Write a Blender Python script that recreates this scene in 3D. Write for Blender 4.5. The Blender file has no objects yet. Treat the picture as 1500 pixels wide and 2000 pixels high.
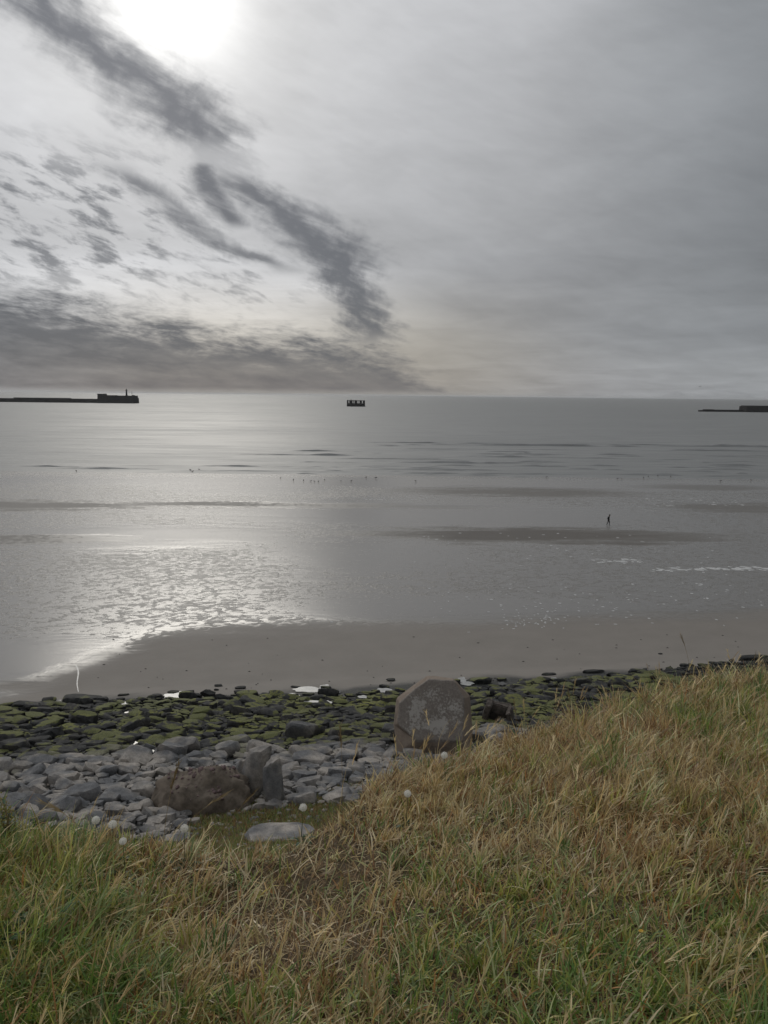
import bpy, bmesh, math, random
import numpy as np
from mathutils import Vector, Matrix, noise as mnoise

random.seed(7); rng = np.random.default_rng(11)
C = bpy.context.scene.collection
scene = bpy.context.scene
R = math.radians

# ------------------------------------------------------------------ camera
CAM_H = 20.6
HAZE = 3.8e-5
F = 1502.0
cam_d = bpy.data.cameras.new('camera'); cam = bpy.data.objects.new('camera', cam_d); C.objects.link(cam)
cam_d.sensor_fit = 'VERTICAL'; cam_d.sensor_height = 36; cam_d.lens = 36 * F / 2000
cam_d.clip_start = 0.05; cam_d.clip_end = 60000
CM = Matrix.Rotation(R(90 - 8.66), 3, 'X') @ Matrix.Rotation(R(0.60), 3, 'Z')
cam.matrix_world = Matrix.Translation((0, 0, CAM_H)) @ CM.to_4x4()
scene.camera = cam
CMI = CM.inverted()

def ray(px, py):
    return (CM @ Vector(((px - 750) / F, -(py - 1000) / F, -1.0)))
def P(px, py, z=0.0):
    d = ray(px, py); t = (z - CAM_H) / d.z
    return Vector((d.x * t, d.y * t, z))
def project(p):
    q = CMI @ (Vector(p) - Vector((0, 0, CAM_H)))
    return (750 + F * q.x / -q.z, 1000 - F * q.y / -q.z, -q.z)
def azel(px, py):
    d = ray(px, py).normalized()
    return math.degrees(math.atan2(d.x, d.y)), math.degrees(math.asin(d.z))

# ------------------------------------------------------------------ node expression helper
class E:
    def __init__(s, nt, sock): s.nt = nt; s.s = sock
    def _m(s, op, *a, clamp=False):
        n = s.nt.nodes.new('ShaderNodeMath'); n.operation = op; n.use_clamp = clamp
        for i, v in enumerate((s,) + a):
            if isinstance(v, E): s.nt.links.new(v.s, n.inputs[i])
            else: n.inputs[i].default_value = v
        return E(s.nt, n.outputs[0])
    def __add__(s, o): return s._m('ADD', o)
    __radd__ = __add__
    def __mul__(s, o): return s._m('MULTIPLY', o)
    __rmul__ = __mul__
    def __sub__(s, o): return s._m('SUBTRACT', o)
    def __rsub__(s, o): return (s * -1.0) + o
    def __truediv__(s, o): return s._m('DIVIDE', o)
    def abs(s): return s._m('ABSOLUTE')
    def pow(s, o): return s._m('POWER', o)
    def exp(s): return s._m('EXPONENT')
    def max(s, o): return s._m('MAXIMUM', o)
    def min(s, o): return s._m('MINIMUM', o)
    def clamp(s): return s._m('ADD', 0.0, clamp=True)
    def sm(s, a, b):
        n = s.nt.nodes.new('ShaderNodeMapRange'); n.interpolation_type = 'SMOOTHSTEP'
        s.nt.links.new(s.s, n.inputs[0]); n.inputs[1].default_value = a; n.inputs[2].default_value = b
        return E(s.nt, n.outputs[0])
    def curve(s, pts, x0, x1, y0, y1):
        """piecewise curve: pts in real units"""
        n = s.nt.nodes.new('ShaderNodeFloatCurve'); c = n.mapping.curves[0]
        pts = sorted(pts); q = [((x - x0) / (x1 - x0), (y - y0) / (y1 - y0)) for x, y in pts]
        c.points[0].location = q[0]; c.points[1].location = q[-1]
        for p in q[1:-1]: c.points.new(*p)
        n.mapping.extend = 'HORIZONTAL'; n.mapping.use_clip = False; n.mapping.update()
        t = (s - x0) / (x1 - x0)
        s.nt.links.new(t.s, n.inputs['Value'])
        return E(s.nt, n.outputs[0]) * (y1 - y0) + y0

class NT:
    def __init__(s, nt): s.nt = nt; nt.nodes.clear()
    def n(s, t, **kw):
        x = s.nt.nodes.new(t)
        for k, v in kw.items(): setattr(x, k, v)
        return x
    def link(s, a, b): s.nt.links.new(a.s if isinstance(a, E) else a, b)
    def e(s, sock): return E(s.nt, sock)
    def sep(s, vec):
        n = s.n('ShaderNodeSeparateXYZ'); s.link(vec, n.inputs[0]); return [E(s.nt, o) for o in n.outputs]
    def vec(s, x, y, z=0.0):
        n = s.n('ShaderNodeCombineXYZ')
        for i, v in enumerate((x, y, z)):
            if isinstance(v, E): s.link(v, n.inputs[i])
            else: n.inputs[i].default_value = v
        return n.outputs[0]
    def noise(s, vec, scale=1.0, detail=3.0, rough=0.5, dist=0.0, lac=2.0):
        n = s.n('ShaderNodeTexNoise'); s.link(vec, n.inputs['Vector'])
        n.inputs['Scale'].default_value = scale; n.inputs['Detail'].default_value = detail
        n.inputs['Roughness'].default_value = rough; n.inputs['Distortion'].default_value = dist
        n.inputs['Lacunarity'].default_value = lac
        return E(s.nt, n.outputs['Fac'])
    def vor(s, vec, scale=1.0, out='Distance', feature='F1'):
        n = s.n('ShaderNodeTexVoronoi', feature=feature); s.link(vec, n.inputs['Vector'])
        n.inputs['Scale'].default_value = scale
        return n.outputs[out]
    def mix(s, f, a, b):
        n = s.n('ShaderNodeMix', data_type='RGBA')
        if isinstance(f, E): s.link(f, n.inputs[0])
        else: n.inputs[0].default_value = f
        for i, v in ((6, a), (7, b)):
            if isinstance(v, (tuple, list)): n.inputs[i].default_value = tuple(v[:3]) + (1,)
            else: s.link(v, n.inputs[i])
        return n.outputs[2]
    def vscale(s, v, f):
        n = s.n('ShaderNodeVectorMath', operation='SCALE')
        if isinstance(v, (tuple, list)): n.inputs[0].default_value = v[:3]
        else: s.link(v, n.inputs[0])
        if isinstance(f, E): s.link(f, n.inputs['Scale'])
        else: n.inputs['Scale'].default_value = f
        return n.outputs[0]
    def bump(s, h, strength=1.0, dist=0.05, normal=None):
        n = s.n('ShaderNodeBump'); s.link(h, n.inputs['Height'])
        if isinstance(strength, E): s.link(strength, n.inputs['Strength'])
        else: n.inputs['Strength'].default_value = strength
        n.inputs['Distance'].default_value = dist
        if normal is not None: s.link(normal, n.inputs['Normal'])
        return n.outputs[0]
    def out(s, bsdf):
        o = s.n('ShaderNodeOutputMaterial'); s.link(bsdf, o.inputs['Surface'])
    def princ(s, color=None, rough=None, normal=None, spec=None, ior=None):
        p = s.n('ShaderNodeBsdfPrincipled')
        for nm, v in (('Base Color', color), ('Roughness', rough), ('Normal', normal), ('Specular IOR Level', spec), ('IOR', ior)):
            if v is None: continue
            if isinstance(v, (tuple, list)): p.inputs[nm].default_value = tuple(v[:3]) + (1,)
            elif isinstance(v, (int, float)): p.inputs[nm].default_value = v
            else: s.link(v, p.inputs[nm])
        return p.outputs[0]

# ------------------------------------------------------------------ world: veiled, streaky sky
SUN_AZ, SUN_EL = azel(332, -28)
S = Vector((math.sin(R(SUN_AZ)) * math.cos(R(SUN_EL)), math.cos(R(SUN_AZ)) * math.cos(R(SUN_EL)), math.sin(R(SUN_EL))))
w = bpy.data.worlds.new('World'); scene.world = w; w.use_nodes = True
w.cycles.sampling_method = 'MANUAL'; w.cycles.sample_map_resolution = 512
N = NT(w.node_tree)
tc = N.n('ShaderNodeTexCoord')
nrm = N.n('ShaderNodeVectorMath', operation='NORMALIZE'); N.link(tc.outputs['Generated'], nrm.inputs[0])
D = nrm.outputs[0]
dx, dy, dz = N.sep(D)
az = dx._m('ARCTAN2', dy) * 57.29578
el = dz._m('ARCSINE') * 57.29578
zz = dz.max(0.0) + 0.10
q = N.vec(dx / zz, dy / zz, 0.0)
dot = N.n('ShaderNodeVectorMath', operation='DOT_PRODUCT'); N.link(D, dot.inputs[0]); dot.inputs[1].default_value = S
th = (N.e(dot.outputs['Value']).min(0.99999)._m('ARCCOSINE')) * 57.29578
ae = N.vec(az, el, 0.0)
ae_st = N.vec(az * 0.6 + el * 0.35, el * 1.6 + az * 0.45, 0.0)       # grain that runs down to the right
n_big = N.noise(ae, 0.045, 3, 0.5)
n_mid = N.noise(ae, 0.22, 7, 0.64, 0.3)
n_fine = N.noise(ae_st, 0.7, 7, 0.58, 0.25)
n_hor = N.noise(N.vec(az * 0.25, el * 1.6, 0.0), 0.5, 5, 0.58, 0.2)
n_q = N.noise(q, 1.6, 5, 0.55, 0.5)
# veil: forward scattering of the hidden sun
veil = (th * (-1 / 18.0)).exp() * 0.085 + (th * (-1 / 5.0)).exp() * 0.06 + (th * (-1 / 1.3)).exp() * 1.1 + 0.170
veil = veil * ((n_big - 0.5) * 0.45 + (n_q - 0.5) * 0.5 + (n_fine - 0.5) * 0.16 + (n_hor - 0.5) * 0.10 + 1.0)
# overcast law: the veil thickens with light towards the zenith, everywhere
veil = veil * (dz.max(0.0) * 1.2 + 0.92)
# the left half is a little clearer than the right
veil = veil * (1.0 + 0.20 * az.sm(6.0, -12.0) - 0.46 * az.sm(4.0, 30.0) * el.sm(1.0, 10.0))
# bright cream gap above the low bank
ea = N.vec(az * 0.09, el * 0.9, 0.0)
n_gap = N.noise(ea, 1.0, 4, 0.6, 0.3)
gap = (az + 15.0).abs().sm(22.0, 6.0) * (el - 6.3).abs().sm(4.5, 0.8) * (n_gap * 1.3 + 0.1)
veil = veil + gap * 0.13
# main dark diagonal streak
mp = [(40, -40), (110, 40), (190, 95), (270, 150), (350, 225), (410, 300), (470, 360), (560, 420), (640, 490), (680, 560), (720, 640)]
wd = [70, 76, 78, 84, 84, 56, 54, 66, 64, 46, 42]
st = [azel(*p) for p in mp]
cen = el.curve([(e, a) for a, e in st], 0, 34, -40, 20)
wdt = el.curve([(st[i][1], wd[i] / F * 57.3) for i in range(len(st))], 0, 34, 0, 6)
warp = (n_mid - 0.5) * 8.0
dd = (az - cen + warp + (n_fine - 0.5) * 6.0).abs() / wdt
streak = dd.sm(2.0, 0.0) * (n_fine * 1.2 + 0.52).clamp() * el.sm(2.6, 5.0)
streak = streak * (1.0 - 0.55 * (el - azel(430, 315)[1]).abs().sm(1.7, 0.3))
# second hooked streak
mp2 = [(225, 330), (290, 375), (350, 420), (420, 470), (500, 505), (560, 530)]
st2 = [azel(*p) for p in mp2]
cen2 = el.curve([(e, a) for a, e in st2], 0, 34, -40, 20)
dd2 = (az - cen2 + warp * 0.6 + (n_fine - 0.5) * 2.5).abs()
streak2 = dd2.sm(2.1, 0.2) * (n_fine * 2.0 - 0.1).clamp() * el.sm(st2[-1][1] - 0.5, st2[-2][1]) * el.sm(st2[0][1] + 0.8, st2[0][1] - 0.8)
mp3 = [(395, 330), (410, 370), (435, 410), (465, 440)]
st3 = [azel(*p) for p in mp3]
cen3 = el.curve([(e, a) for a, e in st3], 0, 34, -40, 20)
dd3 = (az - cen3 + warp * 0.4).abs()
streak3 = dd3.sm(1.6, 0.1) * (n_fine * 1.8 + 0.05).clamp() * el.sm(st3[-1][1] - 0.5, st3[-1][1] + 0.4) * el.sm(st3[0][1] + 0.8, st3[0][1])
# broken altocumulus at the far left, carried on outside the frame
n_alt = N.noise(N.vec(az * 0.62 + el * 0.5, el * 1.45 + az * 0.25, 0.0), 0.85, 8, 0.62, 0.2) + (n_mid - 0.5) * 0.35
alt = n_alt.sm(0.45, 0.66) * az.sm(-7.0, -19.0) * el.sm(5.8, 8.5) * el.sm(17.5, 12.5)
alt2 = n_alt.sm(0.48, 0.70) * az.sm(-3.0, -10.0) * el.sm(5.2, 7.0) * el.sm(12.0, 9.0) * 0.7
# low bank over the sea
bp = [(-60, 530), (0, 545), (120, 575), (260, 605), (420, 640), (600, 655), (700, 668), (780, 700), (860, 752), (960, 800), (1100, 800)]
be = [azel(*p) for p in bp]
bank_el = az.curve([(a, e) for a, e in be], -32, 14, -3, 10)
n_bank = N.noise(N.vec(az * 0.34, el * 1.25 + az * 0.12, 0.0), 0.85, 9, 0.68, 0.2)
bank = (bank_el - el + (n_bank - 0.5) * 8.0).sm(-1.3, 2.2)
bank = bank * (0.82 + 0.6 * (n_hor - 0.5) + 0.7 * (n_bank - 0.5) + 0.16 * el.sm(1.0, 4.0))
bank = bank * el.sm(-0.4, 0.5)
# thin darker folds in the veil on the right
fold_el = az.curve([azel(760, 545), azel(900, 590), azel(1050, 625), azel(1200, 650), azel(1350, 660), azel(1560, 640)], -5, 32, 0, 12)
fold = (fold_el - el + (n_mid - 0.5) * 2.2).abs().sm(2.4, 0.2) * 0.16 * az.sm(-2.0, 6.0)
fold2 = (az - 9.0 + el * 0.0 + (n_mid - 0.5) * 8.0).abs().sm(9.0, 1.0) * (el - 8.5).abs().sm(4.0, 0.5) * 0.13
dens = (streak * 0.94).max(streak2 * 0.85).max(streak3 * 0.95).max(alt * 0.78).max(alt2 * 0.75).max(bank * 1.0).max(fold).max(fold2).clamp()
# colours
warm = (el - 2.5).abs().sm(7.0, 0.5) * (az + 6).abs().sm(24.0, 6.0)
tint = N.mix(warm, (0.985, 1.0, 1.035), (1.05, 1.0, 0.915))
tint = N.mix((th * (-1 / 6.0)).exp().clamp(), tint, (1.0, 0.985, 0.94))
tint = N.mix(az.sm(8.0, 26.0), tint, (0.95, 1.0, 1.055))
vcol = N.n('ShaderNodeVectorMath', operation='SCALE'); N.link(tint, vcol.inputs[0]); N.link(veil, vcol.inputs['Scale'])
dark_v = (th * (-1 / 14.0)).exp() * 0.04 + 0.060
dcol = N.vscale((0.92, 1.0, 1.16), dark_v)
cloud = N.mix(dens, vcol.outputs[0], dcol)
# below the horizon: the same grey as just above it
low = N.vscale((1.0, 1.0, 1.0), 0.20)
cloud = N.mix(el.sm(-0.2, -2.0), cloud, low)
sky = N.n('ShaderNodeTexSky', sky_type='NISHITA'); sky.sun_disc = False
sky.sun_elevation = R(SUN_EL); sky.sun_rotation = R(SUN_AZ)
cl10 = N.vscale(cloud, 14.8)
allc = N.mix(0.985, sky.outputs[0], cl10)
bg = N.n('ShaderNodeBackground'); N.link(allc, bg.inputs[0]); bg.inputs[1].default_value = 0.1
wo = N.n('ShaderNodeOutputWorld'); N.link(bg.outputs[0], wo.inputs[0])

# ------------------------------------------------------------------ sun behind thin cloud
sl = bpy.data.lights.new('sun', 'SUN'); sl.energy = 0.5; sl.angle = R(18); sl.color = (1.0, 0.95, 0.86)
so = bpy.data.objects.new('sun', sl); C.objects.link(so); so.location = S * 100
so.rotation_euler = S.to_track_quat('Z', 'Y').to_euler()
vs = scene.view_settings
vs.view_transform = 'Standard'; vs.look = 'None'; vs.exposure = 0.28; vs.gamma = 1.0; vs.use_curve_mapping = False
scene.cycles.max_bounces = 6; scene.cycles.diffuse_bounces = 3; scene.cycles.glossy_bounces = 3
scene.cycles.transmission_bounces = 3; scene.cycles.transparent_max_bounces = 4
scene.cycles.sample_clamp_indirect = 4.0
scene.cycles.use_denoising = True

# ------------------------------------------------------------------ mesh helpers
def link(o, parent=None):
    C.objects.link(o)
    if parent is not None: o.parent = parent
    return o
def obj(name, me, mat=None, parent=None):
    o = bpy.data.objects.new(name, me)
    if mat is not None and not me.materials: me.materials.append(mat)
    return link(o, parent)
def tag(o, label=None, cat=None, group=None, kind=None):
    for k, v in (('label', label), ('category', cat), ('group', group), ('kind', kind)):
        if v: o[k] = v
    return o
def empty(name, loc, rz=0.0):
    o = bpy.data.objects.new(name, None); o.empty_display_size = 0.1
    o.location = loc; o.rotation_euler = (0, 0, rz); C.objects.link(o); return o
def bm_mesh(name, bm, smooth=False):
    me = bpy.data.meshes.new(name); bm.to_mesh(me); bm.free()
    if smooth:
        me.polygons.foreach_set('use_smooth', np.ones(len(me.polygons), bool))
    return me
def np_mesh(name, V, T, smooth=True, cols=None, quads=False):
    k = 4 if quads else 3
    me = bpy.data.meshes.new(name)
    me.vertices.add(len(V)); me.vertices.foreach_set('co', np.asarray(V, np.float32).ravel())
    nf = len(T)
    me.loops.add(nf * k); me.loops.foreach_set('vertex_index', np.asarray(T, np.int32).ravel())
    me.polygons.add(nf); me.polygons.foreach_set('loop_start', np.arange(0, nf * k, k, dtype=np.int32))
    me.polygons.foreach_set('use_smooth', np.full(nf, smooth))
    me.update(calc_edges=True)
    if cols is not None:
        a = me.color_attributes.new('tint', 'FLOAT_COLOR', 'POINT')
        c4 = np.ones((len(V), 4), np.float32); c4[:, :3] = cols
        a.data.foreach_set('color', c4.ravel())
    return me
def bx(bm, x0, x1, y0, y1, z0, z1, taper=0.0):
    cx, cy = (x0 + x1) / 2, (y0 + y1) / 2
    vs_ = []
    for z, k in ((z0, 1.0), (z1, 1.0 - taper)):
        for x, y in ((x0, y0), (x1, y0), (x1, y1), (x0, y1)):
            vs_.append(bm.verts.new((cx + (x - cx) * k, cy + (y - cy) * k, z)))
    for f in ((3, 2, 1, 0), (4, 5, 6, 7), (0, 1, 5, 4), (1, 2, 6, 5), (2, 3, 7, 6), (3, 0, 4, 7)):
        bm.faces.new([vs_[i] for i in f])
def lathe(bm, prof, seg=16, cx=0, cy=0):
    rings = []
    for r, z in prof:
        rings.append([bm.verts.new((cx + r * math.cos(2 * math.pi * i / seg), cy + r * math.sin(2 * math.pi * i / seg), z)) for i in range(seg)])
    for a, b in zip(rings, rings[1:]):
        for i in range(seg):
            bm.faces.new((a[i], a[(i + 1) % seg], b[(i + 1) % seg], b[i]))
    bm.faces.new(rings[0][::-1]); bm.faces.new(rings[-1])
def tube(bm, pts, rads, seg=6):
    pts = [Vector(p) for p in pts]; rings = []
    for i, p in enumerate(pts):
        t = (pts[min(i + 1, len(pts) - 1)] - pts[max(i - 1, 0)]).normalized()
        a = t.orthogonal().normalized() if i == 0 else (a - t * a.dot(t)).normalized()
        b = t.cross(a)
        r = rads[i] if isinstance(rads, (list, tuple)) else rads
        rings.append([bm.verts.new(p + (a * math.cos(2 * math.pi * k / seg) + b * math.sin(2 * math.pi * k / seg)) * r) for k in range(seg)])
    for u, v in zip(rings, rings[1:]):
        for k in range(seg): bm.faces.new((u[k], u[(k + 1) % seg], v[(k + 1) % seg], v[k]))
    bm.faces.new(rings[0][::-1]); bm.faces.new(rings[-1])

def vnoise(x, y, scale, seed=0, octaves=3):
    """cheap smooth value noise for numpy arrays, about -1..1"""
    out = np.zeros_like(np.asarray(x, float)); amp = 1.0; tot = 0
    for o in range(octaves):
        u = np.asarray(x, float) * scale + 37.7 * (seed + o * 3.1); v = np.asarray(y, float) * scale + 11.3 * (seed + o * 1.7)
        iu = np.floor(u).astype(np.int64); iv = np.floor(v).astype(np.int64); fu = u - iu; fv = v - iv
        fu = fu * fu * (3 - 2 * fu); fv = fv * fv * (3 - 2 * fv)
        def h(a, b):
            n = (a * 374761393 + b * 668265263 + (seed + 13) * 974711) & 0x7fffffff
            n = ((n ^ (n >> 13)) * 1274126177) & 0x7fffffff
            return ((n ^ (n >> 16)) & 0xffff) / 32767.5 - 1
        out += amp * ((h(iu, iv) * (1 - fu) + h(iu + 1, iv) * fu) * (1 - fv) + (h(iu, iv + 1) * (1 - fu) + h(iu + 1, iv + 1) * fu) * fv)
        tot += amp; amp *= 0.5; scale *= 2.03
    return out / tot

# ------------------------------------------------------------------ the lie of the land
SH_Y = [0, 10, 14, 18, 21, 23, 30, 40, 48, 53, 58, 80, 198, 230, 260, 400]
SH_Z = [13, 12, 10.6, 8.9, 7.6, 6.8, 5.2, 2.9, 1.3, 0.62, 0.46, 0.40, 0.02, -0.6, -1.5, -3]
def yprime(x, y):
    x = np.asarray(x, float); y = np.asarray(y, float)
    return y - 0.17 * x * np.clip((100 - y) / 40, 0, 1)
def shore(x, y):
    x = np.asarray(x, float); y = np.asarray(y, float); yp = yprime(x, y)
    z = np.interp(yp, SH_Y, SH_Z)
    rough = np.clip((56 - yp) / 8, 0, 1)
    return z + rough * 0.22 * vnoise(x, y, 0.25, 3) + (1 - rough) * 0.05 * vnoise(x * 0.35, y, 0.06, 9) * np.clip((195 - y) / 30, 0, 1)
def shz(x, y): return float(shore(x, y))
ED_X = [-12, -3, -2, -1.2, -0.85, -0.55, -0.25, 0.0, 0.75, 1.7, 2.4, 3.2, 4.2, 8, 14]
ED_Y = [4.6, 4.1, 3.85, 3.75, 3.7, 3.7, 4.1, 4.7, 5.35, 6.0, 6.5, 7.1, 7.4, 8.6, 10]
def edge(x): return np.interp(np.asarray(x, float), ED_X, ED_Y) + 0.12 * vnoise(x, x * 0 + 3.3, 1.4, 21)
def bank_z(x, y):
    x = np.asarray(x, float); y = np.asarray(y, float)
    e = edge(x)
    slope = np.interp(x, [-3, -1, 0, 1.5, 4], [0.215, 0.215, 0.2, 0.18, 0.165])
    yy = np.minimum(y, e)
    z = CAM_H - 1.6 - slope * np.maximum(yy, -3) + 0.05 * vnoise(x, y, 0.9, 5) + 0.02 * vnoise(x, y, 3.2, 6)
    over = np.maximum(y - e, 0)
    z = z - over * 1.35 * over / (over + 0.25)
    # worn hollow where the path drops over the edge
    z = z - 0.10 * np.exp(-((x + 0.55) / 0.4) ** 2 - ((y - 3.4) / 0.6) ** 2)
    return z
def bkz(x, y): return float(bank_z(x, y))
def on_bank(px, py, h=0.0):
    d = ray(px, py); t = np.arange(1.0, 14, 0.01)
    k = np.nonzero(CAM_H + d.z * t <= bank_z(d.x * t, d.y * t) + h)[0]
    return Vector((0, 0, CAM_H)) + d * float(t[k[0]]) if len(k) else None
def on_shore(px, py, h=0.0):
    d = ray(px, py); t = np.arange(14.0, 260, 0.05)
    k = np.nonzero(CAM_H + d.z * t <= shore(d.x * t, d.y * t) + h)[0]
    return Vector((0, 0, CAM_H)) + d * float(t[k[0]]) if len(k) else P(px, py, 0)
SKY_X = [-100, 0, 150, 300, 450, 560, 620, 650, 700, 760, 860, 950, 1050, 1150, 1250, 1350, 1450, 1600]
SKY_Y = [1590, 1590, 1615, 1605, 1640, 1650, 1620, 1575, 1530, 1490, 1478, 1440, 1410, 1390, 1340, 1312, 1305, 1295]
SE_X = [-100, 0, 110, 200, 300, 430, 560, 700, 760, 900, 1000, 1100, 1200, 1300, 1400, 1500, 1600]
SE_Y = [1380, 1378, 1373, 1373, 1367, 1359, 1363, 1362, 1353, 1348, 1345, 1328, 1320, 1308, 1296, 1286, 1276]
def sand_edge(px, py): return float(np.interp(px, SE_X, SE_Y)) + 7 * mnoise.noise(Vector((px * 0.03, 3.0, 1.0))) + 4 * mnoise.noise(Vector((px * 0.11, 7.0, 1.0)))
def brow(px): return float(np.interp(px, SKY_X, SKY_Y))

# ------------------------------------------------------------------ materials
MATS = {}
def mat(name):
    m = bpy.data.materials.new(name); m.use_nodes = True; MATS[name] = m
    return m, NT(m.node_tree)
def simple(name, color, rough=0.8, var=0.25, scale=3.0, bump=0.0, bscale=20.0, spec=0.3):
    m, N = mat(name); tcx = N.n('ShaderNodeTexCoord')
    a = N.noise(tcx.outputs['Object'], scale, 5, 0.6)
    c = N.mix(a.sm(0.3, 0.7), [v * (1 - var) for v in color], [min(1, v * (1 + var)) for v in color])
    nn = None
    if bump: nn = N.bump(N.noise(tcx.outputs['Object'], bscale, 5, 0.65), bump, 0.03)
    N.out(N.princ(c, rough, nn, spec)); return m

# --- sand flats with film of water between ripples
def ell(N, x, y, p0, rx, ry, soft=0.5, rot=0.0):
    c, s = math.cos(rot), math.sin(rot)
    u = (x - p0[0]) * c + (y - p0[1]) * s; v = (y - p0[1]) * c - (x - p0[0]) * s
    r = ((u / rx) * (u / rx) + (v / ry) * (v / ry)).pow(0.5)
    return r.sm(1.0 + soft, 1.0 - soft)
def pc(px, py): p = P(px, py, 0.35); return (p.x, p.y)
def sand_material():
    m, N = mat('wet_sand'); g = N.n('ShaderNodeNewGeometry'); pos = g.outputs['Position']
    x, y, z = N.sep(pos)
    xw = N.noise(pos, 0.05, 3, 0.5); xn = N.noise(pos, 0.35, 4, 0.6)
    yy = y + (xw - 0.5) * 10.0
    # ripples: crests run mostly across, tilted
    rv = N.vec(x * 0.55 + y * 0.10, y * 0.75 - x * 0.16, 0.0)
    r1 = N.noise(rv, 1.5, 3, 0.55, 1.2)
    rv2 = N.vec(x * 0.5, y * 1.0 - x * 0.1, 4.0)
    r2 = N.noise(rv2, 3.6, 3, 0.6, 0.8)
    rip = r1 * 0.65 + r2 * 0.35
    fine = N.noise(pos, 14.0, 4, 0.6)
    # macro dryness
    yp = y - 0.17 * x
    strip_far = pc(900, 1222)[1]
    n_str = (N.noise(N.vec(x * 0.12, y * 0.5, 0.0), 0.6, 4, 0.6) - 0.5)
    dry = (yp * 0.4 + y * 0.6 + n_str * 5.5 - 0.06 * x).sm(strip_far + 3.0, strip_far - 3.5)
    lx = pc(215, 1290)[0]
    dry = dry * (x - 0.45 * (y - 60.0) + n_str * 5.0 + (xn - 0.5) * 2).sm(lx - 1.5, lx + 3.5)
    # the strip directly under the rocks on the left
    a = pc(80, 1345); dry = dry.max(ell(N, x, y + n_str * 2, a, 5.0, 1.3, 0.6) * 0.75)
    dry_strip = dry
    bars = [((1060, 1045), 290, 13, 1.0), ((60, 1052), 170, 10, 0.5), ((80, 985), 190, 9, 0.55), ((1010, 958), 190, 8, 0.6), ((560, 985), 330, 5, 0.55),
            ((1450, 990), 140, 8, 0.5), ((1250, 1225), 320, 10, 0.9), ((1380, 950), 120, 5, 0.5)]
    for (bxp, byp), wx, wy, k in bars:
        c0 = pc(bxp, byp); x1 = pc(bxp + wx, byp)[0] - c0[0]; y1 = abs(pc(bxp, byp - wy)[1] - pc(bxp, byp + wy)[1]) / 2
        dry = dry.max(ell(N, x, y + n_str * y1 * 3.0, c0, x1, y1, 0.5) * k)
    dry = dry.clamp()
    # smooth flooded sheets (no ripples showing)
    smooth = 0.0
    for (bxp, byp), wx, wy, k in [((300, 1045), 230, 22, 1.0), ((60, 1290), 230, 40, 1.0), ((480, 1235), 330, 16, 0.35), ((820, 1000), 360, 26, 0.9), ((470, 950), 180, 12, 0.6),
                                  ((720, 1080), 180, 40, 0.6), ((900, 1190), 300, 25, 0.7), ((900, 942), 800, 10, 0.8)]:
        c0 = pc(bxp, byp); x1 = pc(bxp + wx, byp)[0] - c0[0]; y1 = abs(pc(bxp, byp - wy)[1] - pc(bxp, byp + wy)[1]) / 2
        e_ = ell(N, x + n_str * 8, y + n_str * y1 * 2.0, c0, x1, y1, 0.55) * k
        smooth = e_ if isinstance(smooth, float) else smooth.max(e_)
    lev = 0.500 + 0.03 * x.sm(0.0, 20.0) - 0.21 * dry + 0.22 * smooth + (xw - 0.5) * 0.16
    film = (lev - rip).sm(-0.03, 0.03)
    film = film * (1.0 - dry.sm(0.45, 0.95))
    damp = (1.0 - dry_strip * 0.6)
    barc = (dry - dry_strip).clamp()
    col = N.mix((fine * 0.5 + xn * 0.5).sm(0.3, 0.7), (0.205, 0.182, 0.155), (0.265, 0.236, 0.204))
    col = N.mix(damp.clamp(), col, N.mix(barc, (0.180, 0.170, 0.157), (0.112, 0.102, 0.091)))  # open flats coloured lighter than the bars to stand in for reflected sky
    # rock field floor: gravel, blackened to paint shade into the gaps between rocks
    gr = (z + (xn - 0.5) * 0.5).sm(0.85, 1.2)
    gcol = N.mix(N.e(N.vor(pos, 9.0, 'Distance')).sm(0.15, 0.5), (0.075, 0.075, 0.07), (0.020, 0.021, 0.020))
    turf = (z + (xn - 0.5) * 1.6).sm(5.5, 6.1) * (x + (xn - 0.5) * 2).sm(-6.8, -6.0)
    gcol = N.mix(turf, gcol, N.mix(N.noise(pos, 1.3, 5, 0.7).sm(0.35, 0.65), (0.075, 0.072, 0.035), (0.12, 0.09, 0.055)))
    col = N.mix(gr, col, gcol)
    rough = 0.46 + 0.34 * dry - film * (0.235 - 0.05 * rip)
    rough = rough * (1.0 - gr) + gr * 0.75
    h = rip * (1.0 - film) + lev * film
    ripb = (1.0 - dry * 0.9) * (1.0 - gr)
    b1 = N.bump(h * ripb, 1.0, 0.22)
    b2 = N.bump(fine * (1.0 - film) + (N.noise(pos, 3.0, 2, 0.5)) * film * 0.5, 0.22, 0.02, b1)
    N.out(N.princ(col, rough, b2, 0.5, 1.36)); return m
M_SAND = sand_material()

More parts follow.
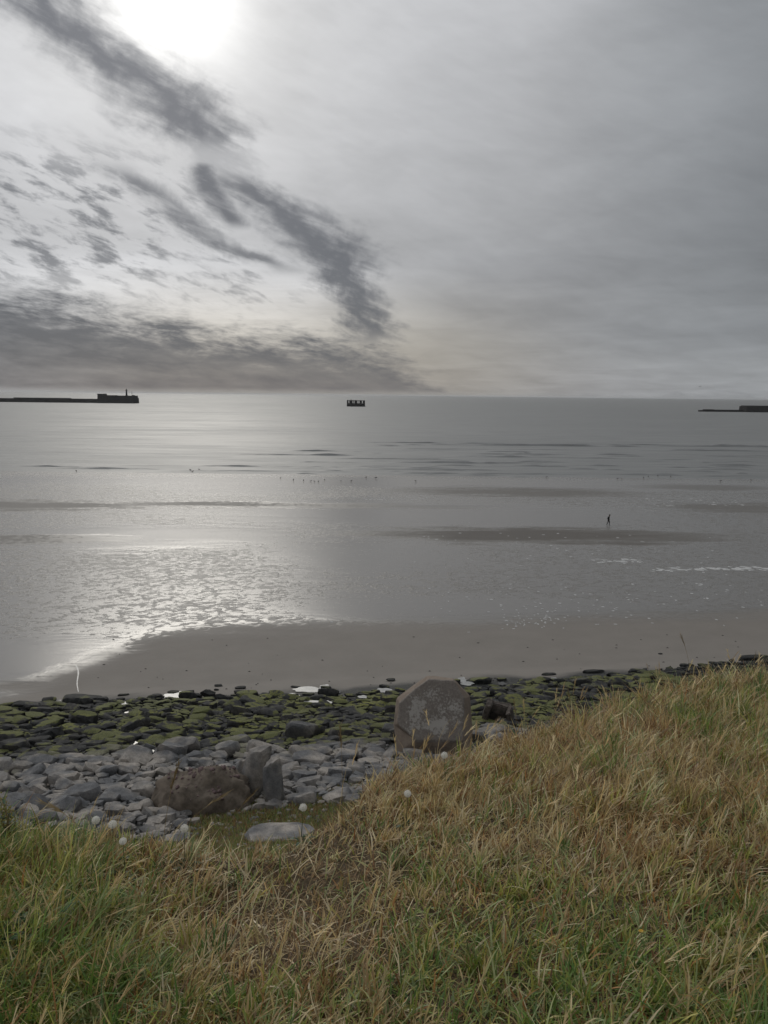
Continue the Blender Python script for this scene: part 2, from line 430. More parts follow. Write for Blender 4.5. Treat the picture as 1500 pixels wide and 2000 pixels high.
def sea_material():
    m, N = mat('sea_water'); g = N.n('ShaderNodeNewGeometry'); pos = g.outputs['Position']
    x, y, z = N.sep(pos)
    far = y.sm(230.0, 1500.0)
    n1 = N.noise(N.vec(x * 0.35, y * 0.8, 0.0), 0.9, 4, 0.6, 0.4)
    n2 = N.noise(N.vec(x * 0.03, y * 0.10, 0.0), 1.0, 4, 0.55, 0.6)
    n3 = N.noise(N.vec(x * 0.004, y * 0.016, 0.0), 1.0, 4, 0.6, 0.6)
    n4 = N.noise(N.vec(x * 0.05, y * 0.35, 0.0), 1.0, 3, 0.6, 0.5)
    col = N.mix((n3 * 0.5 + n4 * 0.5).sm(0.32, 0.68), (0.172, 0.176, 0.172), (0.245, 0.248, 0.243))
    calm = n3 * 0.6 + n2 * 0.4
    rough = 0.47 + calm.sm(0.35, 0.68) * 0.10 + far * 0.04
    b1 = N.bump(n2 * 0.7 + n4 * 0.5, 0.9, 0.8)
    b2 = N.bump(n1, 0.6, 0.2, b1)
    N.out(N.princ(col, rough, b2, 0.5, 1.33)); return m
M_SEA = sea_material()

def water_film():
    m, N = mat('still_water'); g = N.n('ShaderNodeNewGeometry')
    b = N.bump(N.noise(g.outputs['Position'], 5.0, 2, 0.5), 0.1, 0.01)
    N.out(N.princ((0.05, 0.05, 0.045), 0.05, b, 0.5, 1.33)); return m
M_POOL = water_film()
M_SHEEN_FROTH = simple('painted_sheen_froth', (0.29, 0.29, 0.28), 0.35, 0.25, 2.5, 0.2, 6.0, 0.5)  # pale colour paints in the white shine of pools and stream, with some froth

def rock_material():
    m, N = mat('foreshore_rock'); g = N.n('ShaderNodeNewGeometry'); pos = g.outputs['Position']
    x, y, z = N.sep(pos); nx, ny, nz = N.sep(g.outputs['Normal'])
    big = N.noise(pos, 0.9, 2, 0.5); mid = N.noise(pos, 4.0, 5, 0.65); fin = N.noise(pos, 22.0, 5, 0.7)
    zone = z + (N.noise(pos, 0.3, 3, 0.5) - 0.5) * 1.5
    # dry grey stone higher up the shore, blue-grey to warm
    dry = N.mix(big.sm(0.35, 0.65), (0.150, 0.152, 0.156), (0.34, 0.31, 0.275))
    dry = N.mix((mid * 0.6 + fin * 0.4).sm(0.35, 0.68), N.vscale(dry, 0.66), N.vscale(dry, 1.28))
    wet = N.mix(mid.sm(0.35, 0.7), (0.012, 0.013, 0.013), (0.042, 0.042, 0.040))
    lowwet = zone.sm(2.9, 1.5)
    mid_wet_shade = zone.sm(4.9, 3.7) * 0.85  # wet stone in the weed band, darkened further so the sides look shaded
    col = N.mix(lowwet.max(mid_wet_shade).clamp(), dry, wet)
    # green weed on tops of stones in the tidal band, brightened as if lit
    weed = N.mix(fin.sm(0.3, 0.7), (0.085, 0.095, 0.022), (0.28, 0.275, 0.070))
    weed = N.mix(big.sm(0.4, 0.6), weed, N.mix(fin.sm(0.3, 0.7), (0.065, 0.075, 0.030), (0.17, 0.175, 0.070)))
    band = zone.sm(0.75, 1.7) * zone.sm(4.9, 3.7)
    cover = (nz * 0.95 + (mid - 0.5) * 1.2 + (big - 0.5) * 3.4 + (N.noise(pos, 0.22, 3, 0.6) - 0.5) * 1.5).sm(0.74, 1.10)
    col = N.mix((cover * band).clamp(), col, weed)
    rough = 0.85 - 0.10 * lowwet
    b = N.bump(mid * 0.7 + fin * 0.4, 0.7, 0.06)
    N.out(N.princ(col, rough, b, 0.22)); return m
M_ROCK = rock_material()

def grass_material():
    m, N = mat('grass_blades'); a = N.n('ShaderNodeAttribute', attribute_name='tint')
    col = a.outputs['Color']
    p = N.princ(col, 0.42, None, 0.5)
    t = N.n('ShaderNodeBsdfTranslucent'); N.link(col, t.inputs[0])
    mx = N.n('ShaderNodeMixShader'); mx.inputs[0].default_value = 0.30
    N.link(p, mx.inputs[1]); N.link(t.outputs[0], mx.inputs[2])
    N.out(mx.outputs[0]); return m
M_GRASS = grass_material()
def soil_material():
    m, N = mat('bank_soil'); g = N.n('ShaderNodeNewGeometry'); pos = g.outputs['Position']
    a = N.noise(pos, 5.0, 6, 0.7); b = N.noise(pos, 40.0, 4, 0.7)
    c = N.mix((a * 0.5 + b * 0.5).sm(0.3, 0.7), (0.050, 0.038, 0.022), (0.14, 0.105, 0.062))
    N.out(N.princ(c, 0.95, N.bump(b + a, 0.8, 0.02), 0.2)); return m
M_SOIL = soil_material()
M_BLACKSTONE = simple('harbour_stone', (0.030, 0.029, 0.028), 0.95, 0.3, 0.3, 0.4, 1.0, 0.1)
M_IRON = simple('dark_ironwork', (0.03, 0.03, 0.03), 0.7, 0.2)
def concrete_material():
    m, N = mat('weathered_concrete'); tcx = N.n('ShaderNodeTexCoord'); o = tcx.outputs['Object']
    a = N.noise(o, 1.3, 6, 0.7, 0.4); b = N.noise(o, 9.0, 6, 0.72); c = N.noise(o, 30.0, 4, 0.7)
    base = N.mix((a * 0.6 + b * 0.4).sm(0.35, 0.65), (0.190, 0.150, 0.118), (0.265, 0.218, 0.176))
    ox, oy, oz = N.sep(o)
    # pale lichen-like scale on the worn outer face
    fr = oy.sm(-1.24, -1.30)
    inn = (ox * ox * 0.75 + (oz - 1.75) * (oz - 1.75)).sm(1.7, 0.5)
    pale = (a * 0.55 + b * 0.45 + c * 0.15 + inn * 0.10).sm(0.63, 0.70) * fr
    grey = N.mix(fr * 0.75, base, N.mix(b.sm(0.35, 0.65), (0.165, 0.150, 0.138), (0.24, 0.22, 0.20)))
    col = N.mix(pale * 0.8, grey, (0.40, 0.38, 0.35))
    N.out(N.princ(col, 0.9, N.bump(b * 0.6 + c * 0.4 + pale * 0.5, 0.6, 0.03), 0.25)); return m
M_CONC = concrete_material()
M_EARTH = simple('clay_earth', (0.15, 0.125, 0.10), 0.95, 0.4, 2.5, 0.9, 7.0, 0.1)
M_THRIFT = simple('purple_clumps', (0.205, 0.150, 0.145), 0.9, 0.5, 4.0, 0.8, 25.0, 0.1)
M_FOAM = simple('sea_foam', (0.50, 0.50, 0.49), 0.8, 0.1)
M_CLOTH = simple('dark_clothes', (0.018, 0.018, 0.020), 0.9, 0.2, 8)
M_SKIN = simple('skin', (0.28, 0.17, 0.12), 0.6, 0.1)
M_HAIR = simple('dark_hair', (0.02, 0.016, 0.012), 0.7, 0.2)
M_GULL = simple('gull_feathers', (0.06, 0.06, 0.065), 0.8, 0.2)
M_BEAK = simple('gull_beak', (0.25, 0.15, 0.03), 0.6, 0.1)
M_STEM = simple('green_stem', (0.10, 0.12, 0.045), 0.6, 0.2, 30)
M_STRAW = simple('straw_stem', (0.30, 0.225, 0.115), 0.7, 0.3, 25)
m_, N_ = mat('dandelion_down'); p_ = N_.princ((0.88, 0.87, 0.83), 0.8, None, 0.2); t_ = N_.n('ShaderNodeBsdfTranslucent'); t_.inputs[0].default_value = (0.9, 0.89, 0.85, 1)
x_ = N_.n('ShaderNodeMixShader'); x_.inputs[0].default_value = 0.5; N_.link(p_, x_.inputs[1]); N_.link(t_.outputs[0], x_.inputs[2]); N_.out(x_.outputs[0]); M_CLOCK = m_
M_YELLOW = simple('yellow_petals', (0.62, 0.36, 0.04), 0.6, 0.2, 60)
M_LEAF = simple('green_leaf', (0.035, 0.075, 0.030), 0.5, 0.4, 12, 0.3, 30)
M_BUD = simple('yellow_green_buds', (0.26, 0.24, 0.06), 0.7, 0.3, 30)
M_DRYLEAF = simple('dry_orange_leaf', (0.48, 0.25, 0.10), 0.7, 0.25, 40)

# ------------------------------------------------------------------ sand, sea, bank
def grid(name, xs_of, ys, zf, mat_, nx):
    V = []; 
    for y in ys:
        xs = np.linspace(*xs_of(y), nx); V.append(np.stack([xs, np.full(nx, y), zf(xs, np.full(nx, y))], 1))
    V = np.concatenate(V); ny = len(ys)
    i = np.arange((ny - 1) * nx).reshape(ny - 1, nx)[:, :-1].ravel()
    Q = np.stack([i, i + 1, i + nx + 1, i + nx], 1)
    me = np_mesh(name, V, Q, True, None, True); return obj(name, me, mat_)
ys = np.concatenate([np.arange(11, 60, 0.35), np.arange(60, 120, 0.6), np.arange(120, 262, 1.2)])
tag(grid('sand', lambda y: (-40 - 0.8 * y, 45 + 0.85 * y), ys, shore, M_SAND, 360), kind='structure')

# sea: a sheet to the horizon, with low surf ridges close in
def waterline(x):
    return 196 + 2.2 * vnoise(x, x * 0 + 1.5, 0.05, 31) + 1.2 * vnoise(x, x * 0 + 7, 0.2, 32) - 0.02 * x
_r = random.Random(4); SMALLSURF = []
for _ in range(70):
    a_ = _r.uniform(560, 1480); l_ = _r.uniform(14, 110); SMALLSURF.append((a_, a_ + l_, _r.triangular(858, 934, 905), _r.uniform(.08, .20)))
SURF = []   # pixel x0, x1, y, height
for s_ in [(-40, 170, 911, .34), (95, 330, 916, .20), (300, 760, 921, .16), (230, 640, 911, .22), (455, 690, 889, .30), (560, 760, 882, .2), (700, 1010, 866, .26), (840, 1260, 871, .50),
           (1100, 1320, 869, .2), (1290, 1560, 873, .55), (1250, 1560, 881, .26), (900, 1130, 888, .22), (1020, 1260, 895, .12), (640, 900, 897, .20), (760, 1060, 905, .22),
           (880, 1110, 911, .22), (650, 980, 918, .22), (1290, 1420, 922, .24), (1370, 1450, 931, .3), (1180, 1330, 928, .16), (820, 1200, 926, .12), (1300, 1480, 831, .22), (1330, 1400, 849, .16),
           (1340, 1560, 890, .14), (760, 960, 877, .14), (980, 1180, 879, .16), (700, 860, 911, .2), (1000, 1110, 903, .18), (930, 1040, 893, .2), (780, 900, 925, .2), (560, 700, 903, .14)] + SMALLSURF:
    a = P(s_[0], s_[2]); b = P(s_[1], s_[2]); SURF.append((a.x, b.x, (a.y + b.y) / 2, min(1.15, s_[3] * 3.0)))
def sea_z(x, y):
    z = 0.02 + np.zeros_like(x)
    k = np.clip((y - 190) / 30, 0, 1)
    z = z + 0.035 * vnoise(x * 0.25, y * 0.9, 0.45, 41, 3) * k + 0.05 * vnoise(x * 0.1, y * 0.5, 0.2, 42, 2) * k
    for i, (x0, x1, yc, h) in enumerate(SURF):
        u = (x - x0) / (x1 - x0); inside = (u > 0) & (u < 1)
        if not inside.any() or abs(float(y.mean()) - yc) > 9: continue
        yl = yc + 0.9 * vnoise(x, x * 0 + i * 5.1, 0.12, 50 + i, 3)
        env = np.where(inside, np.sin(np.clip(u, 0, 1) * math.pi) ** 0.5, 0) * np.clip(0.62 + 0.75 * vnoise(x, x * 0 + i, 0.10, 70 + i, 3), 0, 1.3)
        t = y - yl                       # steep face towards the beach
        prof = np.where(t < 0, np.exp(-(t / 0.7) ** 2), np.exp(-(t / 1.3) ** 2))
        z = z + h * env * prof
    return z
nx = 520
ysea = np.concatenate([np.arange(0, 185, 0.36), 185 + 1.0 * np.cumsum(1.05 ** np.arange(0, 85)), [2000, 4000, 8000, 15000, 26000]])
V = []
for k, o in enumerate(ysea):
    hw = 150 + 0.75 * (o + 190) if o < 1000 else 900 + 2.2 * o
    xs = np.linspace(-hw, hw, nx)
    yv = 196 + o + (waterline(xs) - 196) * max(0, 1 - o / 60)
    V.append(np.stack([xs, yv, sea_z(xs, yv) * max(0, min(1, (200 - o) / 20)) if o < 200 else np.full(nx, 0.02)], 1))
V[0][:, 2] = -0.03
V = np.concatenate(V); ny = len(ysea)
i = np.arange((ny - 1) * nx).reshape(ny - 1, nx)[:, :-1].ravel()
tag(obj('sea', np_mesh('sea', V, np.stack([i, i + 1, i + nx + 1, i + nx], 1), True, None, True), M_SEA), kind='structure')

ysb = np.concatenate([np.arange(-24, 0, 1.0), np.arange(0, 12, 0.08), np.arange(12, 19, 0.5)])
tag(grid('grass_bank_ground', lambda y: (-14 if y > -1 else -20, 14 if y > -1 else 20), ysb, bank_z, M_SOIL, 280), kind='structure')

# wet water streams and pools (level sheets)
def blob_sheet(name, cx, cy, z, rx, ry, seed, mat_, rot=0.0, n=40, wob=0.35):
    bm = bmesh.new(); vs_ = []
    for k in range(n):
        t = 2 * math.pi * k / n
        r = 1 + wob * mnoise.noise(Vector((math.cos(t) * 1.6, math.sin(t) * 1.6, seed * 3.7))) * 1.6
        u, v = rx * r * math.cos(t), ry * r * math.sin(t)
        vs_.append(bm.verts.new((u * math.cos(rot) - v * math.sin(rot), u * math.sin(rot) + v * math.cos(rot), 0)))
    bm.faces.new(vs_)
    o = obj(name, bm_mesh(name, bm), mat_); o.location = (cx, cy, z); return o
POOLS = [(338, 1361, 26, 6), (352, 1357, 14, 5), (600, 1349, 40, 6), (632, 1345, 14, 7), (572, 1361, 18, 5), (625, 1377, 32, 7), (750, 1353, 20, 7), (903, 1330, 10, 8), (912, 1338, 16, 5), (1082, 1330, 16, 5),
         (708, 1366, 12, 4), (246, 1378, 10, 5), (250, 1398, 9, 4), (246, 1414, 12, 5), (252, 1432, 8, 4), (260, 1458, 9, 4), (247, 1480, 10, 5), (296, 1474, 8, 3), (385, 1426, 8, 3), (424, 1432, 7, 3),
         (110, 1372, 14, 4), (60, 1376, 14, 3), (280, 1393, 6, 3), (500, 1372, 8, 3), (660, 1353, 10, 4), (980, 1338, 9, 4), (1160, 1328, 10, 3)]
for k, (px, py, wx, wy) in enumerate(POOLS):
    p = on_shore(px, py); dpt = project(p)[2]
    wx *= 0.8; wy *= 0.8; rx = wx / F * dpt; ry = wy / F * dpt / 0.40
    o = blob_sheet('tide_pool_water', p.x, p.y, shz(p.x, p.y) + 0.05 + 0.12 * min(1, max(0, p.z - 0.8)), rx, ry, k + 3, M_SHEEN_FROTH if k < 12 else M_POOL)
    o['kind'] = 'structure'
# rivulet running from the rocks on to the flat sand
def strip(name, pts, ws, zoff, mat_):
    bm = bmesh.new(); prev = None
    for (px, py), wpx in zip(pts, ws):
        p = on_shore(px, py); hw = wpx / F * project(p)[2] / 2
        a = bm.verts.new((p.x - hw, p.y, shz(p.x - hw, p.y) + zoff)); b = bm.verts.new((p.x + hw, p.y, shz(p.x + hw, p.y) + zoff))
        if prev: bm.faces.new((prev[0], prev[1], b, a))
        prev = (a, b)
    return obj(name, bm_mesh(name, bm), mat_)
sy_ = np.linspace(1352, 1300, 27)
rv = strip('stream_water', [(148 + 5 * math.sin((yy_ - 1300) / 9.5) * (1352 - yy_) / 52 + (yy_ - 1300) * 0.10, yy_) for yy_ in sy_], [1.6 + 2.0 * (k / 26) for k in range(27)], 0.012, M_SHEEN_FROTH)  # stream coloured pale in place of the sky it would reflect
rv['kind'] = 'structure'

# ------------------------------------------------------------------ rocks
def ico(sub):
    bm = bmesh.new(); bmesh.ops.create_icosphere(bm, subdivisions=sub, radius=1.0)
    bm.verts.ensure_lookup_table()
    V = np.array([v.co[:] for v in bm.verts]); T = np.array([[v.index for v in f.verts] for f in bm.faces]); bm.free(); return V, T
ICO = {s_: ico(s_) for s_ in (1, 2, 3, 4)}
def rock_verts(seed, sub, flat=1.0, jag=0.05):
    r_ = np.random.default_rng(seed); V, T = ICO[sub]; V = V.copy()
    pl = []
    for ax in range(3):
        for sg in (-1, 1):
            n = np.zeros(3); n[ax] = sg; n += r_.normal(0, 0.22 if ax < 2 else 0.12, 3); n /= np.linalg.norm(n)
            pl.append((n, r_.uniform(0.58, 0.80) if ax < 2 else r_.uniform(0.5, 0.68)))
    for _ in range(5):
        n = r_.normal(0, 1, 3); n /= np.linalg.norm(n); pl.append((n, r_.uniform(0.74, 0.92)))
    k = np.ones(len(V))
    for n, d in pl:
        dp = V @ n; k = np.minimum(k, np.where(dp > 1e-3, d / np.maximum(dp, 1e-3), 9))
    V = V * k[:, None]
    if jag:
        for j in range(len(V)):
            q_ = Vector(V[j]) * 1.7 + Vector((seed * 3.3, 0, 0))
            V[j] *= 1 + jag * mnoise.fractal(q_, 0.9, 2.1, 3)
    V[:, 2] *= flat
    V /= np.array([np.abs(V[:, 0]).max(), np.abs(V[:, 1]).max(), np.abs(V[:, 2]).max()])
    return V, T
VAR_HI = []
for k in range(22):
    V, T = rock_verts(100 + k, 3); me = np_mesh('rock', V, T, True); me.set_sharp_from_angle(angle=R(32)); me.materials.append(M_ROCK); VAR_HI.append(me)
VAR_MID = [rock_verts(200 + k, 2, 1, 0.04) for k in range(16)]
VAR_LO = [rock_verts(300 + k, 1, 1, 0.0) for k in range(16)]

placed = []      # x, y, radius
def add_rock(x, y, zc, L, W, Hh, yaw, label, group, tilt=(0, 0), var=None, name='rock'):
    me = VAR_HI[random.randrange(len(VAR_HI)) if var is None else var]
    o = bpy.data.objects.new(name, me); C.objects.link(o)
    o.location = (x, y, zc); o.scale = (L / 2, W / 2, Hh / 2); o.rotation_euler = (tilt[0], tilt[1], yaw)
    tag(o, label, 'rock', group); return o
# rocks read off the photograph one by one: px, py(centre), width, height, label, group
HAND = [
 (157, 1366, 88, 26, 'long dark flat-topped boulder where the small stream leaves the rocks', None),
 (301, 1361, 31, 15, 'dark rounded rock beside a bright pool at the sand edge', None),
 (28, 1398, 40, 24, None, None), (107, 1409, 34, 24, None, None), (88, 1374, 34, 12, None, None),
 (240, 1357, 24, 5, 'low black sliver of rock lying out on the bare sand', None),
 (235, 1367, 18, 10, None, None), (338, 1352, 24, 8, None, None), (368, 1351, 24, 6, None, None), (386, 1360, 16, 12, None, None),
 (426, 1339, 16, 6, None, None), (422, 1347, 10, 5, None, None), (405, 1349, 13, 5, None, None), (469, 1343, 22, 8, None, None), (468, 1352, 28, 10, None, None),
 (490, 1357, 24, 12, None, None), (516, 1356, 17, 6, None, None), (578, 1342, 22, 5, None, None), (636, 1344, 23, 12, None, None), (570, 1360, 28, 13, None, None), (602, 1356, 26, 8, None, None),
 (686, 1358, 28, 8, None, None), (764, 1328, 20, 8, None, None), (735, 1352, 20, 13, None, None), (752, 1342, 22, 12, None, None), (781, 1351, 22, 16, None, None), (727, 1363, 22, 10, None, None),
 (937, 1329, 50, 20, 'big dark flat slab beside a white pool past the concrete block', None),
 (980, 1327, 20, 9, None, None), (893, 1333, 14, 14, None, None), (975, 1347, 36, 15, None, None), (935, 1362, 44, 19, None, None), (1021, 1334, 22, 17, None, None), (1073, 1317, 30, 7, None, None),
 (996, 1366, 22, 14, None, None), (1290, 1277, 9, 3, None, None), (1395, 1294, 20, 5, None, None), (1475, 1286, 60, 12, None, None), (1160, 1312, 44, 8, None, None), (1440, 1297, 50, 10, None, None), (1250, 1312, 46, 9, None, None),
 (527, 1393, 50, 27, 'large rounded dark-green boulder standing above the flat weedy stones', None),
 (561, 1402, 28, 18, None, None), (392, 1392, 48, 27, 'rounded dark boulder with weed, beside a pale tilted stick-like slab', None), (534, 1423, 27, 22, None, None), (384, 1404, 50, 20, None, None),
 (55, 1482, 66, 28, None, None), (25, 1458, 56, 30, None, None), (70, 1445, 54, 18, None, None), (115, 1468, 76, 22, None, None), (195, 1488, 58, 24, None, None), (182, 1475, 56, 20, None, None), (215, 1465, 44, 26, None, None),
 (178, 1452, 60, 18, None, None), (118, 1448, 30, 18, None, None), (290, 1433, 46, 22, 'flat grey slab with a bright wet patch on its top', None), (325, 1420, 44, 18, None, None), (305, 1452, 82, 16, None, None), (362, 1455, 36, 20, None, None), (380, 1437, 44, 16, None, None),
 (275, 1470, 46, 20, None, None), (70, 1525, 66, 22, None, None), (140, 1519, 46, 18, None, None), (248, 1498, 44, 20, None, None), (282, 1515, 46, 22, None, None), (155, 1552, 90, 40, None, None), (235, 1555, 76, 30, None, None),
 (275, 1545, 60, 36, None, None), (210, 1540, 66, 20, None, None), (110, 1560, 54, 18, None, None), (74, 1570, 40, 20, None, None), (190, 1573, 26, 18, None, None), (215, 1578, 30, 22, None, None), (170, 1590, 46, 18, None, None), (275, 1566, 26, 22, None, None), (68, 1598, 50, 24, None, None),
 (605, 1484, 74, 34, None, None), (560, 1490, 44, 26, None, None), (585, 1515, 52, 26, None, None), (640, 1508, 40, 20, None, None), (645, 1530, 50, 22, None, None), (605, 1528, 56, 26, None, None), (600, 1548, 46, 24, None, None), (575, 1560, 40, 22, None, None),
 (625, 1548, 24, 16, None, None), (665, 1545, 34, 16, None, None), (690, 1500, 40, 20, None, None), (720, 1490, 44, 20, None, None), (735, 1470, 46, 20, None, None), (690, 1470, 40, 20, None, None), (690, 1447, 62, 20, None, None), (628, 1444, 42, 14, None, None), (460, 1470, 44, 18, None, None), (410, 1465, 40, 16, None, None),
 (500, 1462, 40, 14, None, None), (540, 1452, 46, 14, None, None), (445, 1452, 50, 12, None, None), (480, 1432, 80, 14, None, None), (640, 1402, 60, 9, None, None), (690, 1390, 54, 12, None, None), (740, 1385, 40, 12, None, None), (742, 1418, 48, 16, None, None), (700, 1418, 40, 14, None, None),
]
ZONES = {
 'edge': ('dark wet rock at the edge where the rocks meet the sand', 'dark wet rocks along the sand edge'),
 'weed_long': ('long flat rock with green weed on top, amid the rock field', 'long weedy slabs of the rock field'),
 'weed_block': ('chunky rock with green weed on top, amid the rock field', 'chunky weedy stones of the rock field'),
 'grey_long': ('long bare grey slab on the upper shore below the grass', 'long grey slabs of the upper shore'),
 'grey_block': ('chunky bare grey stone on the upper shore below the grass', 'chunky grey stones of the upper shore'),
}
LAND = [(846, 1470, 4.6, 'beside the big concrete block'), (384, 1575, 4.2, 'beside the earth mound'), (157, 1372, 5.5, 'near the long stream boulder'), (974, 1412, 3.4, 'beside the broken concrete piece'),
        (600, 1352, 4.0, 'near the widest bright pool'), (340, 1360, 3.6, 'near the small pool pair'), (937, 1332, 4.0, 'near the big dark slab'), (527, 1396, 3.6, 'near the rounded boulder')]
LAND = [(on_shore(a, b_), r_, t_) for a, b_, r_, t_ in LAND]
def zone_label(z, L, Hh, x=0, y=0):
    lab, grp = ZONES['edge'] if z < 1.15 else ZONES[('weed' if z < 4.3 else 'grey') + ('_long' if L / Hh > 3.6 else '_block')]
    best = min(((math.hypot(x - p_.x, y - p_.y) / r_, t_) for p_, r_, t_ in LAND))
    size = 'large' if L > 1.45 else ('small' if L < 0.85 else 'medium')
    if best[0] < 1:
        stem = lab.split(',')[0].split(' on the upper')[0].split(' at the edge')[0]
        lab = size + ' ' + stem + ' ' + best[1]
    else: lab = size + ' ' + lab
    return lab, (size + ' ' + grp + (' ' + best[1] if best[0] < 1 else ''))
n_ind = 0
for (px, py, wx, wy, lab, grp) in HAND:
    p = on_shore(px, py + wy * 0.35); dpt = project(p)[2]
    L = wx / F * dpt * 1.06; vis = wy / F * dpt
    W = min(L * random.uniform(0.45, 0.7), vis / 0.42 * 0.7); Hh = max(0.10, (vis - W * 0.42 * 0.6) * 1.15, 0.16 * L)
    z0 = shz(p.x, p.y + W * 0.3)
    if lab is None: lab, grp = zone_label(z0, L, Hh, p.x, p.y)
    add_rock(p.x, p.y + W * 0.3, z0 + Hh * 0.32, L, W, Hh, random.uniform(-0.22, 0.22) + random.choice((0, math.pi)), lab, grp, (random.uniform(-.10, .10), random.uniform(-.10, .10)))
    placed.append((p.x, p.y + W * 0.3, L * 0.36)); n_ind += 1

# special stones by the mound
def special(px, py, wx, hy, label, tilt, yaw, depthr=0.5, up=0.5, var=None, flat=False):
    p = on_shore(px, py); dpt = project(p)[2]
    L = wx / F * dpt; Hh = hy / F * dpt
    o = add_rock(p.x, p.y, shz(p.x, p.y) + Hh * up, L, L * depthr, Hh, yaw, label, None, tilt, var)
    placed.append((p.x, p.y, L * 0.5)); return o
special(500, 1552, 52, 112, 'tall upright grey slab leaning beside the earth mound', (-0.15, 0.22), 0.1, 0.5, 0.42, 3)
special(536, 1565, 46, 104, 'pointed upright grey stone next to the leaning slab', (-0.1, -0.14), -0.2, 0.6, 0.40, 5)
special(470, 1535, 36, 60, 'narrow blue-grey stone wedged against the earth mound', (-0.2, 0.05), 0.3, 0.6, 0.4, 8)
special(548, 1640, 150, 34, 'broad grey rock outcrop in the turf below the worn grass', (-0.08, 0.05), 0.15, 0.7, 0.15, 11)
special(430, 1575, 80, 34, None or 'squat mossy stone at the foot of the earth mound', (0.1, 0.1), 0.4, 0.7, 0.2, 12)

for (px_, py_, wx_, wy_) in POOLS[:10]:
    p = on_shore(px_, py_); placed.append((p.x, p.y, wx_ / F * project(p)[2] * 0.62))
for px_, py_, r_ in ((846, 1470, 2.3), (820, 1475, 1.2), (880, 1475, 1.2), (974, 1415, 0.9), (384, 1570, 1.7), (440, 1570, 1.0)):
    p = on_shore(px_, py_); placed.append((p.x, p.y + 0.5, r_))
# random rocks filling the field
cand = []
rr = np.random.default_rng(5)
def try_fill(n, smin, smax, tight, zlo, zhi, pw=1.6):
    cell = {}
    for (x, y, r) in placed: cell.setdefault((int(x // 2), int(y // 2)), []).append((x, y, r))
    out = []
    xs_ = rr.uniform(-36, 44, n); ys_ = rr.uniform(19, 54.5, n) + 0.17 * xs_; zs_ = shore(xs_, ys_)
    for x, y, z in zip(xs_.tolist(), ys_.tolist(), zs_.tolist()):
        if not (zlo <= z <= zhi): continue
        if z > 6.0 and x > -6.2 + 0.5 * mnoise.noise(Vector((x, y, 0))) and y < 25.5: continue
        if z < 1.0 and rr.random() > (z - 0.55) / 0.45 * (0.55 + 0.5 * mnoise.noise(Vector((x * 0.25, y * 0.3, 7)))): continue
        s_ = smin + (smax - smin) * rr.random() ** pw
        cl = 0.5 + 0.9 * (0.5 + 0.5 * mnoise.noise(Vector((x * 0.18, y * 0.18, 2))))
        s_ *= cl * (0.68 if z > 4.5 else 1.0)
        px, py, dpt = project((x, y, z))
        if px < -120 or px > 1620 or py > brow(px) + 40 or py < sand_edge(px, py): continue
        r = s_ * 0.40 * tight; ok = True
        ci, cj = int(x // 2), int(y // 2)
        for a in (-1, 0, 1):
            for b in (-1, 0, 1):
                for (X, Y, Rr) in cell.get((ci + a, cj + b), ()):
                    if ((x - X) * 0.70) ** 2 + ((y - Y) * 1.75) ** 2 < (r + Rr) ** 2: ok = False; break
                if not ok: break
            if not ok: break
        if not ok: continue
        cell.setdefault((ci, cj), []).append((x, y, r)); placed.append((x, y, r))
        vis = py < brow(px) - 3 and -10 < px < 1510
        out.append((x, y, z, s_, px, py, dpt, vis))
    return out
big = try_fill(12000, 0.6, 1.3, 0.82, 0.62, 6.9)
midr = try_fill(44000, 0.32, 0.75, 0.85, 0.60, 7.4, 1.3)
sml = try_fill(44000, 0.14, 0.40, 0.85, 0.60, 7.6, 1.0)
allr = sorted(big + midr, key=lambda c: -(c[3] / c[6] if c[7] else 0))
N_LEFT = 298 - n_ind - 5
bulkV, bulkT, nv = [], [], 0
def bulk(variants, x, y, z, L, W, Hh, yaw, t1, t2):
    global nv
    V, T = variants[int(rr.integers(len(variants)))]
    V = V * np.array([L / 2, W / 2, Hh / 2])
    M = np.array((Matrix.Rotation(yaw, 3, 'Z') @ Matrix.Rotation(t1, 3, 'X') @ Matrix.Rotation(t2, 3, 'Y')))
    bulkV.append(V @ M.T + np.array([x, y, z])); bulkT.append(T + nv); nv += len(V)
for k, (x, y, z, s_, px, py, dpt, vis) in enumerate(allr):
    grey = z > 4.3
    L = s_ * rr.uniform(1.0, 1.5); W = L * (rr.uniform(0.5, 0.8) if grey else rr.uniform(0.36, 0.62)); Hh = L * (rr.uniform(0.32, 0.62) if grey else (rr.uniform(0.18, 0.34) if rr.random() < 0.7 else rr.uniform(0.34, 0.55)))
    yaw = rr.normal(0, 0.28) + (math.pi if rr.random() < .5 else 0); tl = (rr.normal(-0.05, 0.12), rr.normal(0, 0.12)) if not grey else (rr.normal(-0.05, 0.22), rr.normal(0, 0.22))
    if k < N_LEFT and vis:
        lab, grp = zone_label(z, L, Hh, x, y)
        add_rock(x, y, z + Hh * 0.42, L, W, Hh, yaw, lab, grp, tl)
    else:
        bulk(VAR_MID if s_ > 0.6 else VAR_LO, x, y, z + Hh * 0.36, L, W, Hh, yaw, *tl)
for (x, y, z, s_, px, py, dpt, vis) in sml:
    L = s_ * rr.uniform(0.9, 1.3); W = L * rr.uniform(0.6, 0.9); Hh = L * rr.uniform(0.35, 0.6)
    bulk(VAR_LO, x, y, z + Hh * 0.35, L, W, Hh, rr.uniform(0, 6.28), rr.normal(0, 0.2), rr.normal(0, 0.2))
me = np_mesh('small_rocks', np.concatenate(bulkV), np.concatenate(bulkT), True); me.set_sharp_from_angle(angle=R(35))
tag(obj('small_rocks', me, M_ROCK), 'smaller stones packed between the larger rocks of the shore', 'stones', None, 'stuff')
